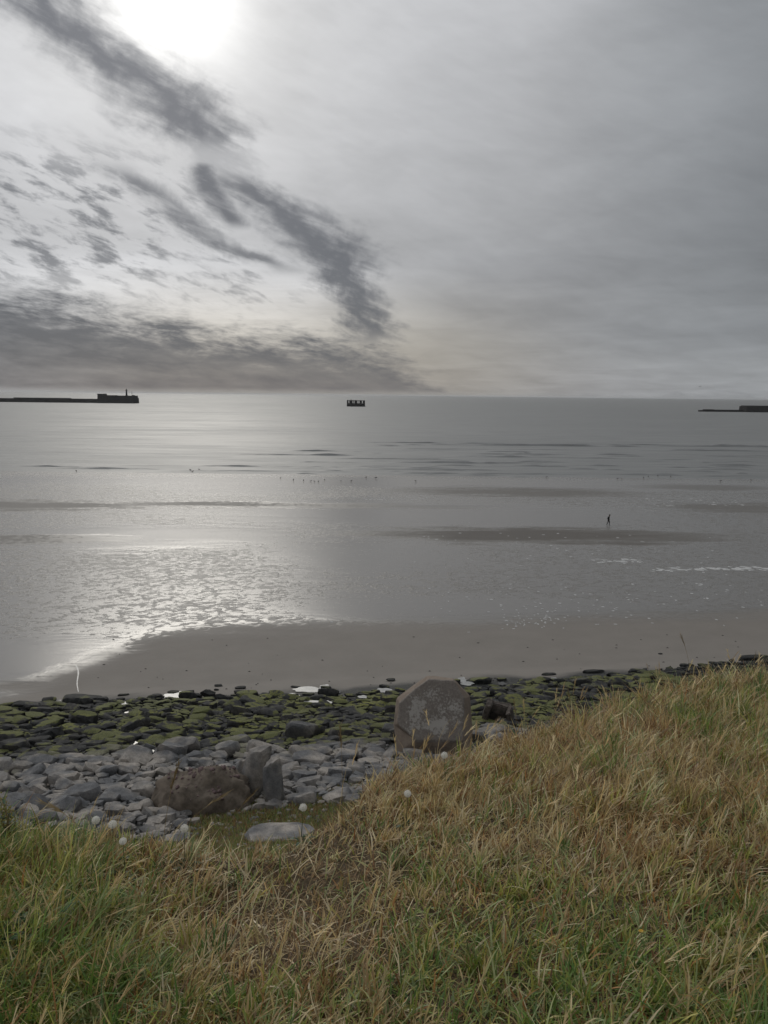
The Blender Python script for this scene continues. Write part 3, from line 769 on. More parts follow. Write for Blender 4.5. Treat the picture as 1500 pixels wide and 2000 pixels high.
# pebbles in every gap
np_ = 14000
bulkV, bulkT, nv = [], [], 0
cnt = 0
VAR_PEB = []
for k in range(8):
    V, T = rock_verts(400 + k, 1, 1, 0); VAR_PEB.append((V, T))
xs_ = rr.uniform(-30, 38, np_); ys_ = 19 + 34.5 * rr.random(np_) ** 1.2 + 0.17 * xs_; zs_ = shore(xs_, ys_)
for x, y, z in zip(xs_.tolist(), ys_.tolist(), zs_.tolist()):
    px, py, dpt = project((x, y, z))
    if px < -60 or px > 1560 or py > brow(px) + 20 or py < sand_edge(px, py): continue
    if z < 1.0 and rr.random() > 0.35: continue
    s_ = rr.uniform(0.07, 0.22)
    bulk(VAR_PEB, x, y, z + s_ * 0.12, s_ * 1.2, s_ * 0.9, s_ * 0.6, rr.uniform(0, 6.28), rr.normal(0, .2), rr.normal(0, .2))
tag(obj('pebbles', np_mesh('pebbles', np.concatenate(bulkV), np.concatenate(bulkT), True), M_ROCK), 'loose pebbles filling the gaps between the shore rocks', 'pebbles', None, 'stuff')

# ------------------------------------------------------------------ earth mound with purplish clumps
p = on_shore(384, 1588); dpt = project(p)[2]; mz = shz(p.x, p.y + 0.6)
mw = 200 / F * dpt; mh = 80 / F * dpt
root = empty('earth_mound', (p.x, p.y + 0.8, mz - 0.2)); tag(root, 'brown earth mound with purplish clumps on its crown, below the grass', 'mound')
V, T = ICO[4]; V = V.copy()
for j in range(len(V)):
    v = Vector(V[j]); n_ = mnoise.fractal(v * 1.4 + Vector((5, 2, 1)), 0.8, 2.1, 4)
    s_ = 1 + 0.30 * n_ + 0.035 * mnoise.noise(v * 9)
    V[j] = v * s_
    V[j][2] = np.sign(V[j][2]) * abs(V[j][2]) ** 0.7
V = V * np.array([mw / 2, 1.15, mh]); V[:, 0] += 0.10 * V[:, 2]
obj('earth', np_mesh('earth', V, T, True), M_EARTH, root)
VE = V
top = [k for k in range(len(VE)) if VE[k][2] > mh * (0.62 - 0.12 * VE[k][0] / mw + 0.12 * math.sin(VE[k][0] * 5))]
cl_me = []
for k in range(4):
    Vc, Tc = rock_verts(500 + k, 2, 1.0, 0.25); cl_me.append(np_mesh('purple_clump', Vc, Tc, True)); cl_me[-1].materials.append(M_THRIFT)
random.shuffle(top)
top = [k for k in top if mnoise.noise(Vector(VE[k]) * 1.6) > -0.05]
for k in top[:170]:
    o = bpy.data.objects.new('purple_clump', random.choice(cl_me)); link(o, root)
    s_ = random.choice((0.025, 0.035, 0.05, 0.085)) * random.uniform(0.8, 1.25); o.location = VE[k] * 1.0; o.scale = (s_, s_, s_ * 0.75); o.rotation_euler = (random.random(), random.random(), random.random() * 6)

# ------------------------------------------------------------------ concrete block
pb = on_shore(848, 1478); dpt = project(pb)[2]; u = 155 / F * dpt / 155   # metres per pixel at the block
bw = u
root = empty('concrete_block', (pb.x, pb.y + 1.2, pb.z), 0.0); tag(root, 'huge chamfered concrete block on the rocks at the grass edge, face flaking white', 'concrete block')
# outlines in photo pixels about (846, 1478): x right, z up
front = [(-22, 138), (40, 134), (58, 98), (53, 22), (-36, 14), (-70, 46), (-70, 96), (-46, 120)]
front = [(-11, 139), (37, 136), (56, 102), (52, 24), (-36, 24), (-72, 54), (-69, 92), (-38, 120)]
mid_ = [(-13, 146), (38, 143), (71, 109), (74, 38), (66, 4), (-34, -2), (-68, 2), (-78, 50), (-72, 103), (-40, 128)]
bm = bmesh.new()
def ring(pts, y, k=1.0): return [bm.verts.new((a * u * k, y, b * u * k)) for a, b in pts]
# front face, a bevelled belt, then the body going back
bodyp = [(-13, 147), (38, 144), (72, 109), (75, 40), (66, -8), (-38, -12), (-70, -4), (-79, 52), (-73, 104), (-40, 129)]
f8 = ring(front, -1.35)
m10 = ring(bodyp, -0.75)
b10 = ring(bodyp, 0.9)
e10 = ring([(a * 0.72 - 0, (b - 68) * 0.72 + 68) for a, b in bodyp], 1.6)
bm.faces.new(f8)
pairs = [(0, 0), (1, 1), (2, 2), (3, 3), (3, 4), (4, 5), (4, 6), (5, 7), (6, 8), (7, 9), (0, 10)]
L_ = [(0, 0), (1, 1), (2, 2), (2, 3), (3, 3), (3, 4), (4, 4), (4, 5), (5, 5)]
quads = [(f8[0], f8[1], m10[1], m10[0]), (f8[1], f8[2], m10[2], m10[1]), (f8[2], f8[3], m10[3], m10[2]), (f8[3], m10[4], m10[3]), (f8[3], f8[4], m10[5], m10[4]),
         (f8[4], m10[6], m10[5]), (f8[4], f8[5], m10[7], m10[6]), (f8[5], f8[6], m10[8], m10[7]), (f8[6], f8[7], m10[9], m10[8]), (f8[7], f8[0], m10[0], m10[9])]
for q_ in quads: bm.faces.new(q_)
for A, B in ((m10, b10), (b10, e10)):
    for k in range(10): bm.faces.new((A[k], A[(k + 1) % 10], B[(k + 1) % 10], B[k]))
bm.faces.new(e10)
bmesh.ops.recalc_face_normals(bm, faces=bm.faces[:])
bmesh.ops.bevel(bm, geom=bm.edges[:], offset=0.05, segments=2, affect='EDGES', profile=0.6)
bmesh.ops.triangulate(bm, faces=bm.faces[:]); bmesh.ops.subdivide_edges(bm, edges=[e for e in bm.edges if e.calc_length() > 0.5], cuts=3, use_grid_fill=True)
for v in bm.verts:
    d_ = mnoise.fractal(v.co * 1.6, 0.9, 2, 4) * 0.03 + mnoise.noise(v.co * 7) * 0.012
    v.co += Vector((d_, d_ * 0.7, d_))
me = bm_mesh('block_body', bm); o = obj('block_body', me, M_CONC, root)
o.rotation_euler = (R(-24), 0, 0); o.location = (0, -0.55, -0.1)
# plinth-like foot under it, as in the photo: two stubs with a hollow between
bm = bmesh.new(); bx(bm, -64 * u, -36 * u, -0.8, 0.6, -0.75, 0.05, 0.08); obj('foot', bm_mesh('foot', bm), M_CONC, root)
bm = bmesh.new(); bx(bm, 12 * u, 62 * u, -0.8, 0.6, -0.9, 0.05, 0.05); obj('foot', bm_mesh('foot', bm), M_CONC, root)
# broken smaller block behind, hollowed
p2 = on_shore(974, 1418); d2 = project(p2)[2]; u2 = d2 / F
root = empty('broken_concrete_block', (p2.x, p2.y + 0.4, p2.z - 0.1), R(-8)); root.rotation_euler = (0.08, 0.10, R(-14)); tag(root, 'small broken concrete piece with a dark hollow, half hidden by straw grass', 'concrete block')
M_DARKCONC = simple('damp_concrete', (0.085, 0.072, 0.062), 0.9, 0.4, 4.0, 0.8, 14.0, 0.2)
def chunk(name, x0, x1, y0, y1, z0, z1, tilt):
    bm = bmesh.new(); bx(bm, x0, x1, y0, y1, z0, z1, 0.1); bmesh.ops.bevel(bm, geom=bm.edges[:], offset=0.05, segments=2, affect='EDGES')
    bmesh.ops.subdivide_edges(bm, edges=bm.edges[:], cuts=2, use_grid_fill=True)
    for v in bm.verts: v.co += Vector((1, 1, 1)) * mnoise.fractal(v.co * 2.5, 0.9, 2, 3) * 0.07
    o = obj(name, bm_mesh(name, bm), M_DARKCONC, root); o.rotation_euler = (0, tilt, 0)
chunk('side_wall', -33 * u2, -20 * u2, -0.5, 0.7, -0.2, 40 * u2, 0.12)
chunk('side_wall', 20 * u2, 30 * u2, -0.5, 0.7, -0.2, 32 * u2, -0.2)
chunk('back_wall', -21 * u2, 22 * u2, 0.25, 0.8, -0.2, 36 * u2, 0.05)
# ------------------------------------------------------------------ harbour works out at sea
def part(name, parent, mat_, *boxes, taper=0.0):
    bm = bmesh.new()
    for b in boxes: bx(bm, *b, taper)
    return obj(name, bm_mesh(name, bm), mat_, parent)
pA = P(190, 787); pE = P(262, 788); m = pA.y / F * 1.012   # metres per pixel there
Y = (pA.y + pE.y) / 2
def X(px, py=787): return P(px, py).x * Y / P(px, py).y
root = empty('breakwater', (X(225), Y, 0)); tag(root, 'long dark stone breakwater ending in a fort with a lighthouse on it', 'breakwater')
x0 = X(225)
def rel(px): return X(px) - x0
part('sea_wall', root, M_BLACKSTONE, (rel(-420), rel(190), 4, 16, -3, 6.0))
part('wall_parapet', root, M_BLACKSTONE, (rel(24), rel(134), 6, 14, 5.9, 8.6))
part('wall_parapet', root, M_BLACKSTONE, (rel(-420), rel(23), 6, 14, 5.9, 7.2)); part('wall_parapet', root, M_BLACKSTONE, (rel(135), rel(189), 6, 14, 5.9, 7.6))
part('fort_wall', root, M_BLACKSTONE, (rel(190), rel(262), 0, 30, -3, 10.2), taper=0.012)
part('fort_upper', root, M_BLACKSTONE, (rel(190), rel(199), 2, 28, 10.1, 17.2)); part('fort_upper', root, M_BLACKSTONE, (rel(199.1), rel(221), 3, 27, 10.1, 14.6))
part('fort_upper', root, M_BLACKSTONE, (rel(226.5), rel(261), 3, 27, 10.1, 14.2)); part('stair_block', root, M_BLACKSTONE, (rel(256), rel(260), 5, 12, 14.1, 15.2))
lh = empty('lighthouse', (X(243), Y + 14, 14.2)); tag(lh, 'slim dark lighthouse standing on the end of the long breakwater', 'lighthouse')
bm = bmesh.new(); lathe(bm, [(2.0, 0), (1.55, 3), (1.35, 8.2)], 20); obj('tower', bm_mesh('tower', bm, True), M_BLACKSTONE, lh)
bm = bmesh.new(); lathe(bm, [(1.4, 8.15), (2.2, 8.8), (2.2, 9.1), (2.1, 9.1)], 20); g_ = obj('gallery', bm_mesh('gallery', bm), M_IRON, lh)
bm = bmesh.new(); 
for k in range(12):
    a = k * math.pi / 6; tube(bm, [(2.05 * math.cos(a), 2.05 * math.sin(a), 9.1), (2.05 * math.cos(a), 2.05 * math.sin(a), 10.1)], 0.06, 4)
obj('railing', bm_mesh('railing', bm), M_IRON, g_)
bm = bmesh.new(); lathe(bm, [(1.15, 9.1), (1.15, 11.0)], 16); obj('lantern', bm_mesh('lantern', bm), M_IRON, lh)
bm = bmesh.new(); lathe(bm, [(1.4, 11.0), (0.9, 11.9), (0.15, 12.4), (0.1, 13.4)], 16); obj('dome', bm_mesh('dome', bm, True), M_IRON, lh)
ms = empty('signal_mast', (X(255), Y + 10, 14.2)); tag(ms, 'thin signal mast beside the lighthouse on the breakwater fort', 'mast')
bm = bmesh.new(); tube(bm, [(0, 0, 0), (0, 0, 8.4)], [0.35, 0.2], 8); obj('pole', bm_mesh('pole', bm), M_IRON, ms)
bm = bmesh.new(); bx(bm, -0.7, 0.7, -0.3, 0.3, 4.2, 4.8); obj('crossarm', bm_mesh('crossarm', bm), M_IRON, ms)
# lone pillared fort in the middle
pf = P(695, 794); mpx = pf.y / F * 1.012; root = empty('sea_fort', (pf.x, pf.y, 0)); tag(root, 'isolated dark pillared fort standing in the open sea', 'fort')
bm = bmesh.new(); bx(bm, -17.5 * mpx, 17.5 * mpx, 0, 16, -3, 6.0 * mpx, 0.02); obj('base', bm_mesh('base', bm), M_BLACKSTONE, root)
for a, b in ((-17.2, -14.6), (-12.6, -7.0), (-5.6, -4.6), (-2.8, 2.2), (3.8, 4.6), (6.8, 11.4), (13.2, 17.2)):
    part('pillar', root, M_BLACKSTONE, (a * mpx, b * mpx, 1, 12, 5.95 * mpx, 11.6 * mpx))
part('roof_beam', root, M_BLACKSTONE, (-17.3 * mpx, -4 * mpx, 0.9, 12.1, 11.1 * mpx, 12.0 * mpx)); part('roof_beam', root, M_BLACKSTONE, (-3.9 * mpx, 17.3 * mpx, 0.9, 12.1, 11.0 * mpx, 11.8 * mpx))
bm = bmesh.new(); tube(bm, [(-9.6 * mpx, 5, 11.9 * mpx), (-9.6 * mpx, 5, 14.2 * mpx)], 0.3, 6); obj('mast', bm_mesh('mast', bm), M_IRON, root)
# right breakwater
pr = P(1457, 805); mr = pr.y / F * 1.01; root = empty('breakwater', (pr.x, pr.y, 0)); tag(root, 'low dark causeway rising to a square block at its landward end', 'breakwater')
part('causeway', root, M_BLACKSTONE, (-85 * mr, 0.2, 6, 14, -3, 2.3)); part('causeway_head', root, M_BLACKSTONE, (-76 * mr, -58 * mr, 5.5, 14.5, 2.2, 3.6)); part('causeway_parapet', root, M_BLACKSTONE, (-57 * mr, -1, 7, 13, 2.2, 3.2))
part('blockhouse', root, M_BLACKSTONE, (0.2, 190 * mr, 0, 26, -3, 9.0), taper=0.01); part('roof_slab', root, M_BLACKSTONE, (2.5, 188 * mr, 2, 24, 8.9, 10.0))

# ------------------------------------------------------------------ person on the flats
pp = P(1188, 1025, 0.35); pp.z = shz(pp.x, pp.y)
root = empty('person', pp, R(-35)); tag(root, 'person in dark clothes walking on the wet sand, head bowed', 'person')
def skin(name, verts, edges, rad, parent, mats, root_i=0, sub=2):
    me = bpy.data.meshes.new(name); me.from_pydata(verts, edges, []); o = bpy.data.objects.new(name, me); link(o, parent)
    mo = o.modifiers.new('skin', 'SKIN'); mo.use_smooth_shade = True
    for k, v in enumerate(me.skin_vertices[0].data): v.radius = (rad[k], rad[k]) if not isinstance(rad[k], tuple) else rad[k]; v.use_root = (k == root_i)
    o.modifiers.new('sub', 'SUBSURF').levels = sub; o.modifiers['sub'].render_levels = sub
    dg = bpy.context.evaluated_depsgraph_get(); m2 = bpy.data.meshes.new_from_object(o.evaluated_get(dg)); o.modifiers.clear(); o.data = m2
    m2.materials.clear()
    for mm in mats: m2.materials.append(mm)
    return o
# facing +x
pv = [(0, 0, .95), (0.02, 0, 1.15), (0.06, 0, 1.38), (0.10, 0, 1.50), (0.14, 0, 1.58), (0.17, 0, 1.70),
      (0.02, .10, .88), (0.16, .10, .50), (0.10, .10, .09), (0.27, .10, .05),
      (0.0, -.10, .88), (-.04, -.10, .48), (-.24, -.10, .14), (-.10, -.10, .05),
      (0.04, .20, 1.40), (-.12, .27, 1.14), (0.06, .24, .93), (0.12, .22, .86),
      (0.04, -.20, 1.40), (-.10, -.28, 1.14), (0.08, -.24, .94), (0.14, -.22, .87)]
pe = [(0, 1), (1, 2), (2, 3), (3, 4), (4, 5), (0, 6), (6, 7), (7, 8), (8, 9), (0, 10), (10, 11), (11, 12), (12, 13), (2, 14), (14, 15), (15, 16), (16, 17), (2, 18), (18, 19), (19, 20), (20, 21)]
prad = [(.15, .13), (.15, .14), (.17, .13), .065, .075, .10, .10, .07, .05, .045, .10, .07, .05, .045, .075, .055, .045, .04, .075, .055, .045, .04]
body = skin('body', pv, pe, prad, root, [M_CLOTH, M_SKIN])
for f in body.data.polygons:
    c = f.center
    if c.z > 1.52 or (c.z < 0.9 and abs(c.y) > 0.18): f.material_index = 1
bm = bmesh.new(); bmesh.ops.create_icosphere(bm, subdivisions=3, radius=0.118)
for v in bm.verts: v.co = Vector((v.co.x * 1.05 + 0.15, v.co.y * 0.92, v.co.z * 1.05 + 1.695))
bmesh.ops.delete(bm, geom=[v for v in bm.verts if v.co.z < 1.66 and v.co.x > 0.12], context='VERTS')
obj('hair', bm_mesh('hair', bm, True), M_HAIR, root)
bm = bmesh.new(); lathe(bm, [(0.03, 0), (0.02, 0.03), (0.005, 0.045)], 8)
o = obj('nose', bm_mesh('nose', bm, True), M_SKIN, root); o.location = (0.265, 0, 1.66); o.rotation_euler = (0, R(80), 0)

# ------------------------------------------------------------------ gulls
def gull_proto():
    r_ = empty('gull', (0, 0, 0))
    bm = bmesh.new(); bmesh.ops.create_icosphere(bm, subdivisions=3, radius=1)
    for v in bm.verts:
        c = v.co; t = c.x
        sc = 1 - 0.45 * max(0, -t) ** 1.3
        v.co = Vector((c.x * 0.25, c.y * 0.095 * sc, 0.34 + c.z * 0.10 * sc + 0.06 * t))
    bmesh.ops.create_icosphere(bm, subdivisions=2, radius=0.062, matrix=Matrix.Translation((0.24, 0, 0.50)))
    tube(bm, [(0.17, 0, 0.38), (0.22, 0, 0.48)], [0.07, 0.05], 8)
    bx(bm, -0.40, -0.18, -0.05, 0.05, 0.27, 0.30)
    obj('body', bm_mesh('body', bm, True), M_GULL, r_)
    bm = bmesh.new(); tube(bm, [(0.29, 0, 0.50), (0.37, 0, 0.48)], [0.022, 0.006], 6); obj('beak', bm_mesh('beak', bm), M_BEAK, r_)
    for s_ in (-1, 1):
        bm = bmesh.new(); tube(bm, [(0.0, 0.05 * s_, 0.28), (0.01, 0.05 * s_, 0.02), (0.07, 0.05 * s_, 0.008)], [0.016, 0.013, 0.013], 6); obj('leg', bm_mesh('leg', bm), M_BEAK, r_)
    return r_
gp = gull_proto()
def copy_tree(o, parent=None):
    c = o.copy(); C.objects.link(c); c.parent = parent
    for ch in list(o.children): copy_tree(ch, c)
    return c
GULLS = [(149, 921), (372, 919), (376, 922), (389, 918), (573, 940), (593, 941), (607, 941), (614, 942), (622, 942), (634, 939), (666, 941), (686, 941), (715, 934), (734, 935), (812, 941), (1067, 933), (1206, 936), (1214, 936), (1257, 935),
         (1266, 932), (1285, 931), (1310, 932), (1407, 941), (1467, 939), (548, 935)]
for k, (px, py) in enumerate(GULLS):
    o = gp if k == 0 else copy_tree(gp)
    p = P(px, py, 0.1); zz_ = max(shz(p.x, p.y), 0.0)
    o.location = (p.x, p.y, zz_ - 0.06); o.rotation_euler.z = random.uniform(0, 6.28); s_ = random.uniform(0.85, 1.2); o.scale = (s_, s_, s_)
    tag(o, 'small dark gull standing by the waterline', 'gull', 'gulls standing along the waterline')
d_ = ray(1367, 755).normalized(); fp = Vector((0, 0, CAM_H)) + d_ * 260
root = empty('gull', fp, 0.6); tag(root, 'tiny dark gull flying in the sky over the open sea', 'gull')
bm = bmesh.new(); bmesh.ops.create_icosphere(bm, subdivisions=2, radius=1)
for v in bm.verts: v.co = Vector((v.co.x * 0.24, v.co.y * 0.08, v.co.z * 0.08))
obj('body', bm_mesh('body', bm, True), M_GULL, root)
for s_ in (-1, 1):
    bm = bmesh.new(); a = [(0.12, 0.05, 0), (-0.1, 0.05, 0), (-0.02, 0.35, 0.12), (0.12, 0.35, 0.12), (-0.08, 0.68, 0.04)]
    vs_ = [bm.verts.new((q_[0], q_[1] * s_, q_[2] + dz_)) for dz_ in (0, 0.02) for q_ in a]
    for f in ((0, 1, 2, 3), (3, 2, 4)):
        bm.faces.new([vs_[i] for i in f]); bm.faces.new([vs_[i + 5] for i in f][::-1])
    obj('wing', bm_mesh('wing', bm), M_GULL, root)

# ------------------------------------------------------------------ foam flecks on the wet sand and along the surf
bm = bmesh.new()
def fleck(x, y, z, rx, ry, h=0.02):
    n_ = 7; ph = random.random() * 6; a = []
    for k in range(n_):
        t = 2 * math.pi * k / n_ + ph; r_ = random.uniform(0.6, 1.2); a.append(bm.verts.new((x + rx * r_ * math.cos(t), y + ry * r_ * math.sin(t), z)))
    c = bm.verts.new((x, y, z + h))
    for k in range(n_): bm.faces.new((a[k], a[(k + 1) % n_], c))
def fl(px, py, wpx, hpx):
    p = P(px, py, 0.35); p.z = shz(p.x, p.y); s_ = project(p)[2] / F
    sn = CAM_H / Vector((p.x, p.y)).length
    fleck(p.x, p.y, p.z + 0.012, wpx * s_ / 2, hpx * s_ / sn / 2)
for _ in range(130):
    px = random.gauss(1190, 190); py = random.gauss(1172, 26); fl(px, py, random.uniform(2, 8), random.uniform(0.8, 2.4))
for _ in range(60): fl(random.uniform(980, 1110), random.gauss(1210, 9), random.uniform(2, 6), random.uniform(1, 2.4))
for _ in range(70):
    t = random.random(); fl(1270 + 250 * t, 1113 + random.gauss(0, 2.2) - 3 * t, random.uniform(5, 26), random.uniform(1, 2.6))
for _ in range(34): fl(random.uniform(1155, 1260), 1096 + random.gauss(0, 2), random.uniform(4, 18), random.uniform(0.8, 2))
for _ in range(34): fl(random.uniform(1240, 1460), random.gauss(982, 6), random.uniform(3, 9), random.uniform(0.6, 1.4))
for _ in range(60): fl(random.uniform(620, 860), random.gauss(972, 3), random.uniform(3, 10), random.uniform(0.5, 1.0))
for _ in range(60): fl(random.uniform(780, 1400), random.uniform(1040, 1110), random.uniform(2, 8), random.uniform(0.7, 1.5))
tag(obj('foam', bm_mesh('foam', bm, True), M_FOAM), 'white foam flecks scattered over the wet sand flats', 'foam', None, 'stuff')

# dark scraps of weed and grit lying on the drier sand
bm = bmesh.new()
for _ in range(70):
    px = random.uniform(180, 1480); py = random.uniform(1235, 1345) if random.random() < 0.8 else random.uniform(1340, 1356)
    p = P(px, py, 0.45); p.z = shz(p.x, p.y); s_ = project(p)[2] / F
    if py > brow(px) - 8: continue
    fleck(p.x, p.y, p.z + 0.006, random.uniform(0.6, 3.2) * s_, random.uniform(0.5, 1.2) * s_ * 1.6, 0.05)
tag(obj('weed_scraps', bm_mesh('weed_scraps', bm), simple('black_weed', (0.035, 0.033, 0.028), 0.9)), 'dark scraps of weed strewn on the drier sand', 'seaweed', None, 'stuff')

# ------------------------------------------------------------------ grass
STRAW = np.array([(0.58, 0.44, 0.21), (0.46, 0.335, 0.15), (0.72, 0.59, 0.34), (0.38, 0.265, 0.13), (0.52, 0.42, 0.20)])
GREEN = np.array([(0.200, 0.255, 0.050), (0.135, 0.215, 0.045), (0.310, 0.325, 0.080), (0.22, 0.27, 0.11), (0.10, 0.18, 0.045), (0.34, 0.31, 0.09)]) * 1.12
BROWN = np.array([(0.26, 0.15, 0.062), (0.20, 0.115, 0.050), (0.32, 0.19, 0.08), (0.15, 0.09, 0.042)])
def sstep(a, b, v): t = np.clip((v - a) / (b - a), 0, 1); return t * t * (3 - 2 * t)
def px_of(x, y, z):
    rel_ = np.stack([x, y, z - CAM_H], 1) @ np.array(CMI).T
    return 750 + F * rel_[:, 0] / -rel_[:, 2], 1000 - F * rel_[:, 1] / -rel_[:, 2]
def blades(base, length, width, lean_az, lean, curl, cols, seg):
    """ribbons: base (n,3), each bends over along lean_az"""
    n = len(base); lv = seg + 1
    t = np.linspace(0, 1, lv)[None, :]
    ang = lean[:, None] + curl[:, None] * t ** 1.3            # angle from vertical
    ds = (length / seg)[:, None]
    hx = np.concatenate([np.zeros((n, 1)), np.cumsum(np.sin(ang[:, :-1]) * ds, 1)], 1)
    hz = np.concatenate([np.zeros((n, 1)), np.cumsum(np.cos(ang[:, :-1]) * ds, 1)], 1)
    swirl = lean_az[:, None] + rng.normal(0, 0.35, (n, 1)) * t
    c, s_ = np.cos(swirl), np.sin(swirl)
    cx = base[:, 0:1] + hx * c; cy = base[:, 1:2] + hx * s_; cz = base[:, 2:3] + hz
    tw = lean_az + math.pi / 2 + rng.normal(0, 0.5, n)
    wx = np.cos(tw)[:, None]; wy = np.sin(tw)[:, None]
    wid = (width[:, None] * 0.5) * np.minimum(1.0, 1.15 - t ** 2.2 * 1.0) * np.where(t > 0.99, 0.1, 1)
    Lp = np.stack([cx - wx * wid, cy - wy * wid, cz], 2); Rp = np.stack([cx + wx * wid, cy + wy * wid, cz], 2)
    V = np.stack([Lp, Rp], 2).reshape(n, lv * 2, 3)
    b0 = (np.arange(n) * lv * 2)[:, None]
    T = []
    for k in range(seg):
        a = b0 + 2 * k; T.append(np.concatenate([a, a + 1, a + 3, a + 2], 1))
    T = np.stack(T, 1).reshape(-1, 4)
    cc = np.repeat(cols[:, None, :], lv * 2, 1).reshape(-1, 3)
    return V.reshape(-1, 3), T, cc
def choose(pal, n): return pal[rng.integers(len(pal), size=n)] * rng.uniform(0.75, 1.3, (n, 1))
GV, GT, GC, gnv = [], [], [], 0
def push(V, T, c):
    global gnv
    GV.append(V); GT.append(T + gnv); GC.append(c); gnv += len(V)
def scatter(n, over=0.25):
    y = rng.uniform(0.9, 10.5, n * 2); x = rng.uniform(-1, 1, n * 2) * (0.62 * y + 0.7)
    k = y < edge(x) + over; x, y = x[k][:n], y[k][:n]
    return x, y, bank_z(x, y)
# region masks follow the ground, found from where the photo shows each patch
def regions(x, y):
    u_, v_ = px_of(x, y, bank_z(x, y))
    nz_ = vnoise(x, y, 1.1, 61); nf = vnoise(x, y, 4.0, 62)
    g_left = sstep(470, 120, u_ + nz_ * 120) * sstep(1560, 1640, v_)
    g_low = sstep(1560, 1820, v_ + nz_ * 130) * sstep(560, 900, u_ + nz_ * 150)
    g_bl = sstep(1780, 1950, v_ + nz_ * 60) * sstep(900, 500, u_) * 0.6
    green = np.clip(np.maximum.reduce([g_left, g_low * 0.85, g_bl, 0.34 + 0.4 * nz_]) + nf * 0.3, 0, 1)
    worn = sstep(330, 480, u_) * sstep(860, 700, u_ + nz_ * 80) * sstep(1600, 1660, v_) * sstep(1960, 1850, v_ + nz_ * 80)
    worn = np.maximum(worn, np.exp(-((u_ - 1040) / 90) ** 2 - ((v_ - 1690) / 40) ** 2) * 0.9)
    tall = np.maximum(sstep(900, 1150, u_ + nz_ * 60) * sstep(1760, 1480, v_), np.maximum(g_left * 0.8, sstep(1150, 1400, u_) * sstep(1750, 1950, v_) * 0.7))
    tall = np.maximum(tall, sstep(620, 760, u_) * sstep(1620, 1520, v_) * 0.55)
    return green, np.clip(worn + nf * 0.15, 0, 1), tall, u_, v_
# 1. thatch: short tangled dead blades lying everywhere
def layer(n, kind):
    x, y, z = scatter(n); green, worn, tall, u_, v_ = regions(x, y); m_ = len(x)
    cl = vnoise(x, y, 7.0, 64, 2); patch = vnoise(x, y, 2.2, 65, 3)
    hue = vnoise(x, y, 1.7, 67, 3)[:, None]                       # patches that are rustier or yellower
    if kind == 'thatch':
        L = rng.uniform(0.03, 0.11, m_); W = rng.uniform(0.0026, 0.0052, m_); az_ = rng.uniform(0, 6.28, m_); lean = rng.uniform(0.7, 1.5, m_); curl = rng.uniform(-0.6, 1.0, m_)
        c = choose(BROWN, m_) * 0.85; k = rng.random(m_) < 0.42; c[k] = choose(STRAW, int(k.sum()))  # dead brown blades dimmed to deepen the shadow between the clumps
        k = rng.random(m_) < green * 0.5 * (1 - worn); c[k] = choose(GREEN, int(k.sum()))
        seg = 2
    else:
        if kind == 'turf':
            keep = rng.random(m_) > worn * 0.78
        elif kind == 'tall':
            keep = rng.random(m_) < np.clip(tall * 0.8 + 0.16 + 0.45 * patch, 0.02, 1) * np.clip(0.5 + 1.1 * cl, 0.03, 1) * (1 - worn * 0.88)
        else:
            keep = rng.random(m_) < np.clip(0.55 + 0.8 * patch, 0.1, 1)
        x, y, z, green, worn, tall, cl, patch, hue = [a[keep] for a in (x, y, z, green, worn, tall, cl, patch, hue)]; m_ = len(x)
        sw = vnoise(x, y, 2.8, 66, 2) * 3.6
        gmix = np.clip(green * 1.15 - tall * 0.10 + cl * 0.35 + patch * 0.25, 0.05, 0.97)
        c = choose(STRAW, m_) * (1 + 0.25 * hue * np.array([[0.6, -0.3, -1.0]])); k = rng.random(m_) < gmix; c[k] = choose(GREEN, int(k.sum())) * (1 + 0.35 * hue[k] * np.array([[1.0, 0.4, -0.4]]))
        k = rng.random(m_) < 0.16 + 0.14 * tall; c[k] = choose(BROWN, int(k.sum())) * np.array([[1.35, 1.15, 1.0]])
        if kind == 'turf':
            L = rng.uniform(0.05, 0.14, m_) * (1 + 0.5 * patch); W = rng.uniform(0.0042, 0.0092, m_)
            az_ = rng.normal(0.2, 1.8, m_) + sw * 0.6; lean = np.abs(rng.normal(0.75, 0.45, m_)); curl = rng.uniform(-0.1, 1.4, m_); seg = 3
        elif kind == 'tall':
            L = rng.uniform(0.09, 0.28, m_) * (0.58 + 0.50 * tall) * (0.95 + 0.65 * np.clip(vnoise(x, y, 3.0, 68, 2), -1, 1)); W = rng.uniform(0.0036, 0.0085, m_)
            az_ = rng.normal(0.1, 1.1, m_) + sw; lean = np.abs(rng.normal(0.62, 0.38, m_)); curl = rng.uniform(0.2, 1.6, m_); seg = 4
        else:
            L = rng.uniform(0.05, 0.20, m_); W = rng.uniform(0.0038, 0.0082, m_); lean = np.abs(rng.normal(0.9, 0.4, m_)); curl = rng.uniform(-0.2, 1.2, m_)
            az_ = rng.normal(0.2, 1.3, m_) + sw; seg = 4
            c = rng.uniform(0.7, 1.15, (m_, 1)) * np.array([[0.72, 0.60, 0.38]]); k = rng.random(m_) < green * 0.7; c[k] = rng.uniform(0.7, 1.15, (int(k.sum()), 1)) * np.array([[0.46, 0.50, 0.22]])  # pale blades act as painted highlights scattered through the grass
    push(*blades(np.stack([x, y, z - 0.005], 1), L, W, az_, lean, curl, c, seg))
layer(80000, 'thatch'); layer(62000, 'turf'); layer(30000, 'tall'); layer(20000, 'pale')
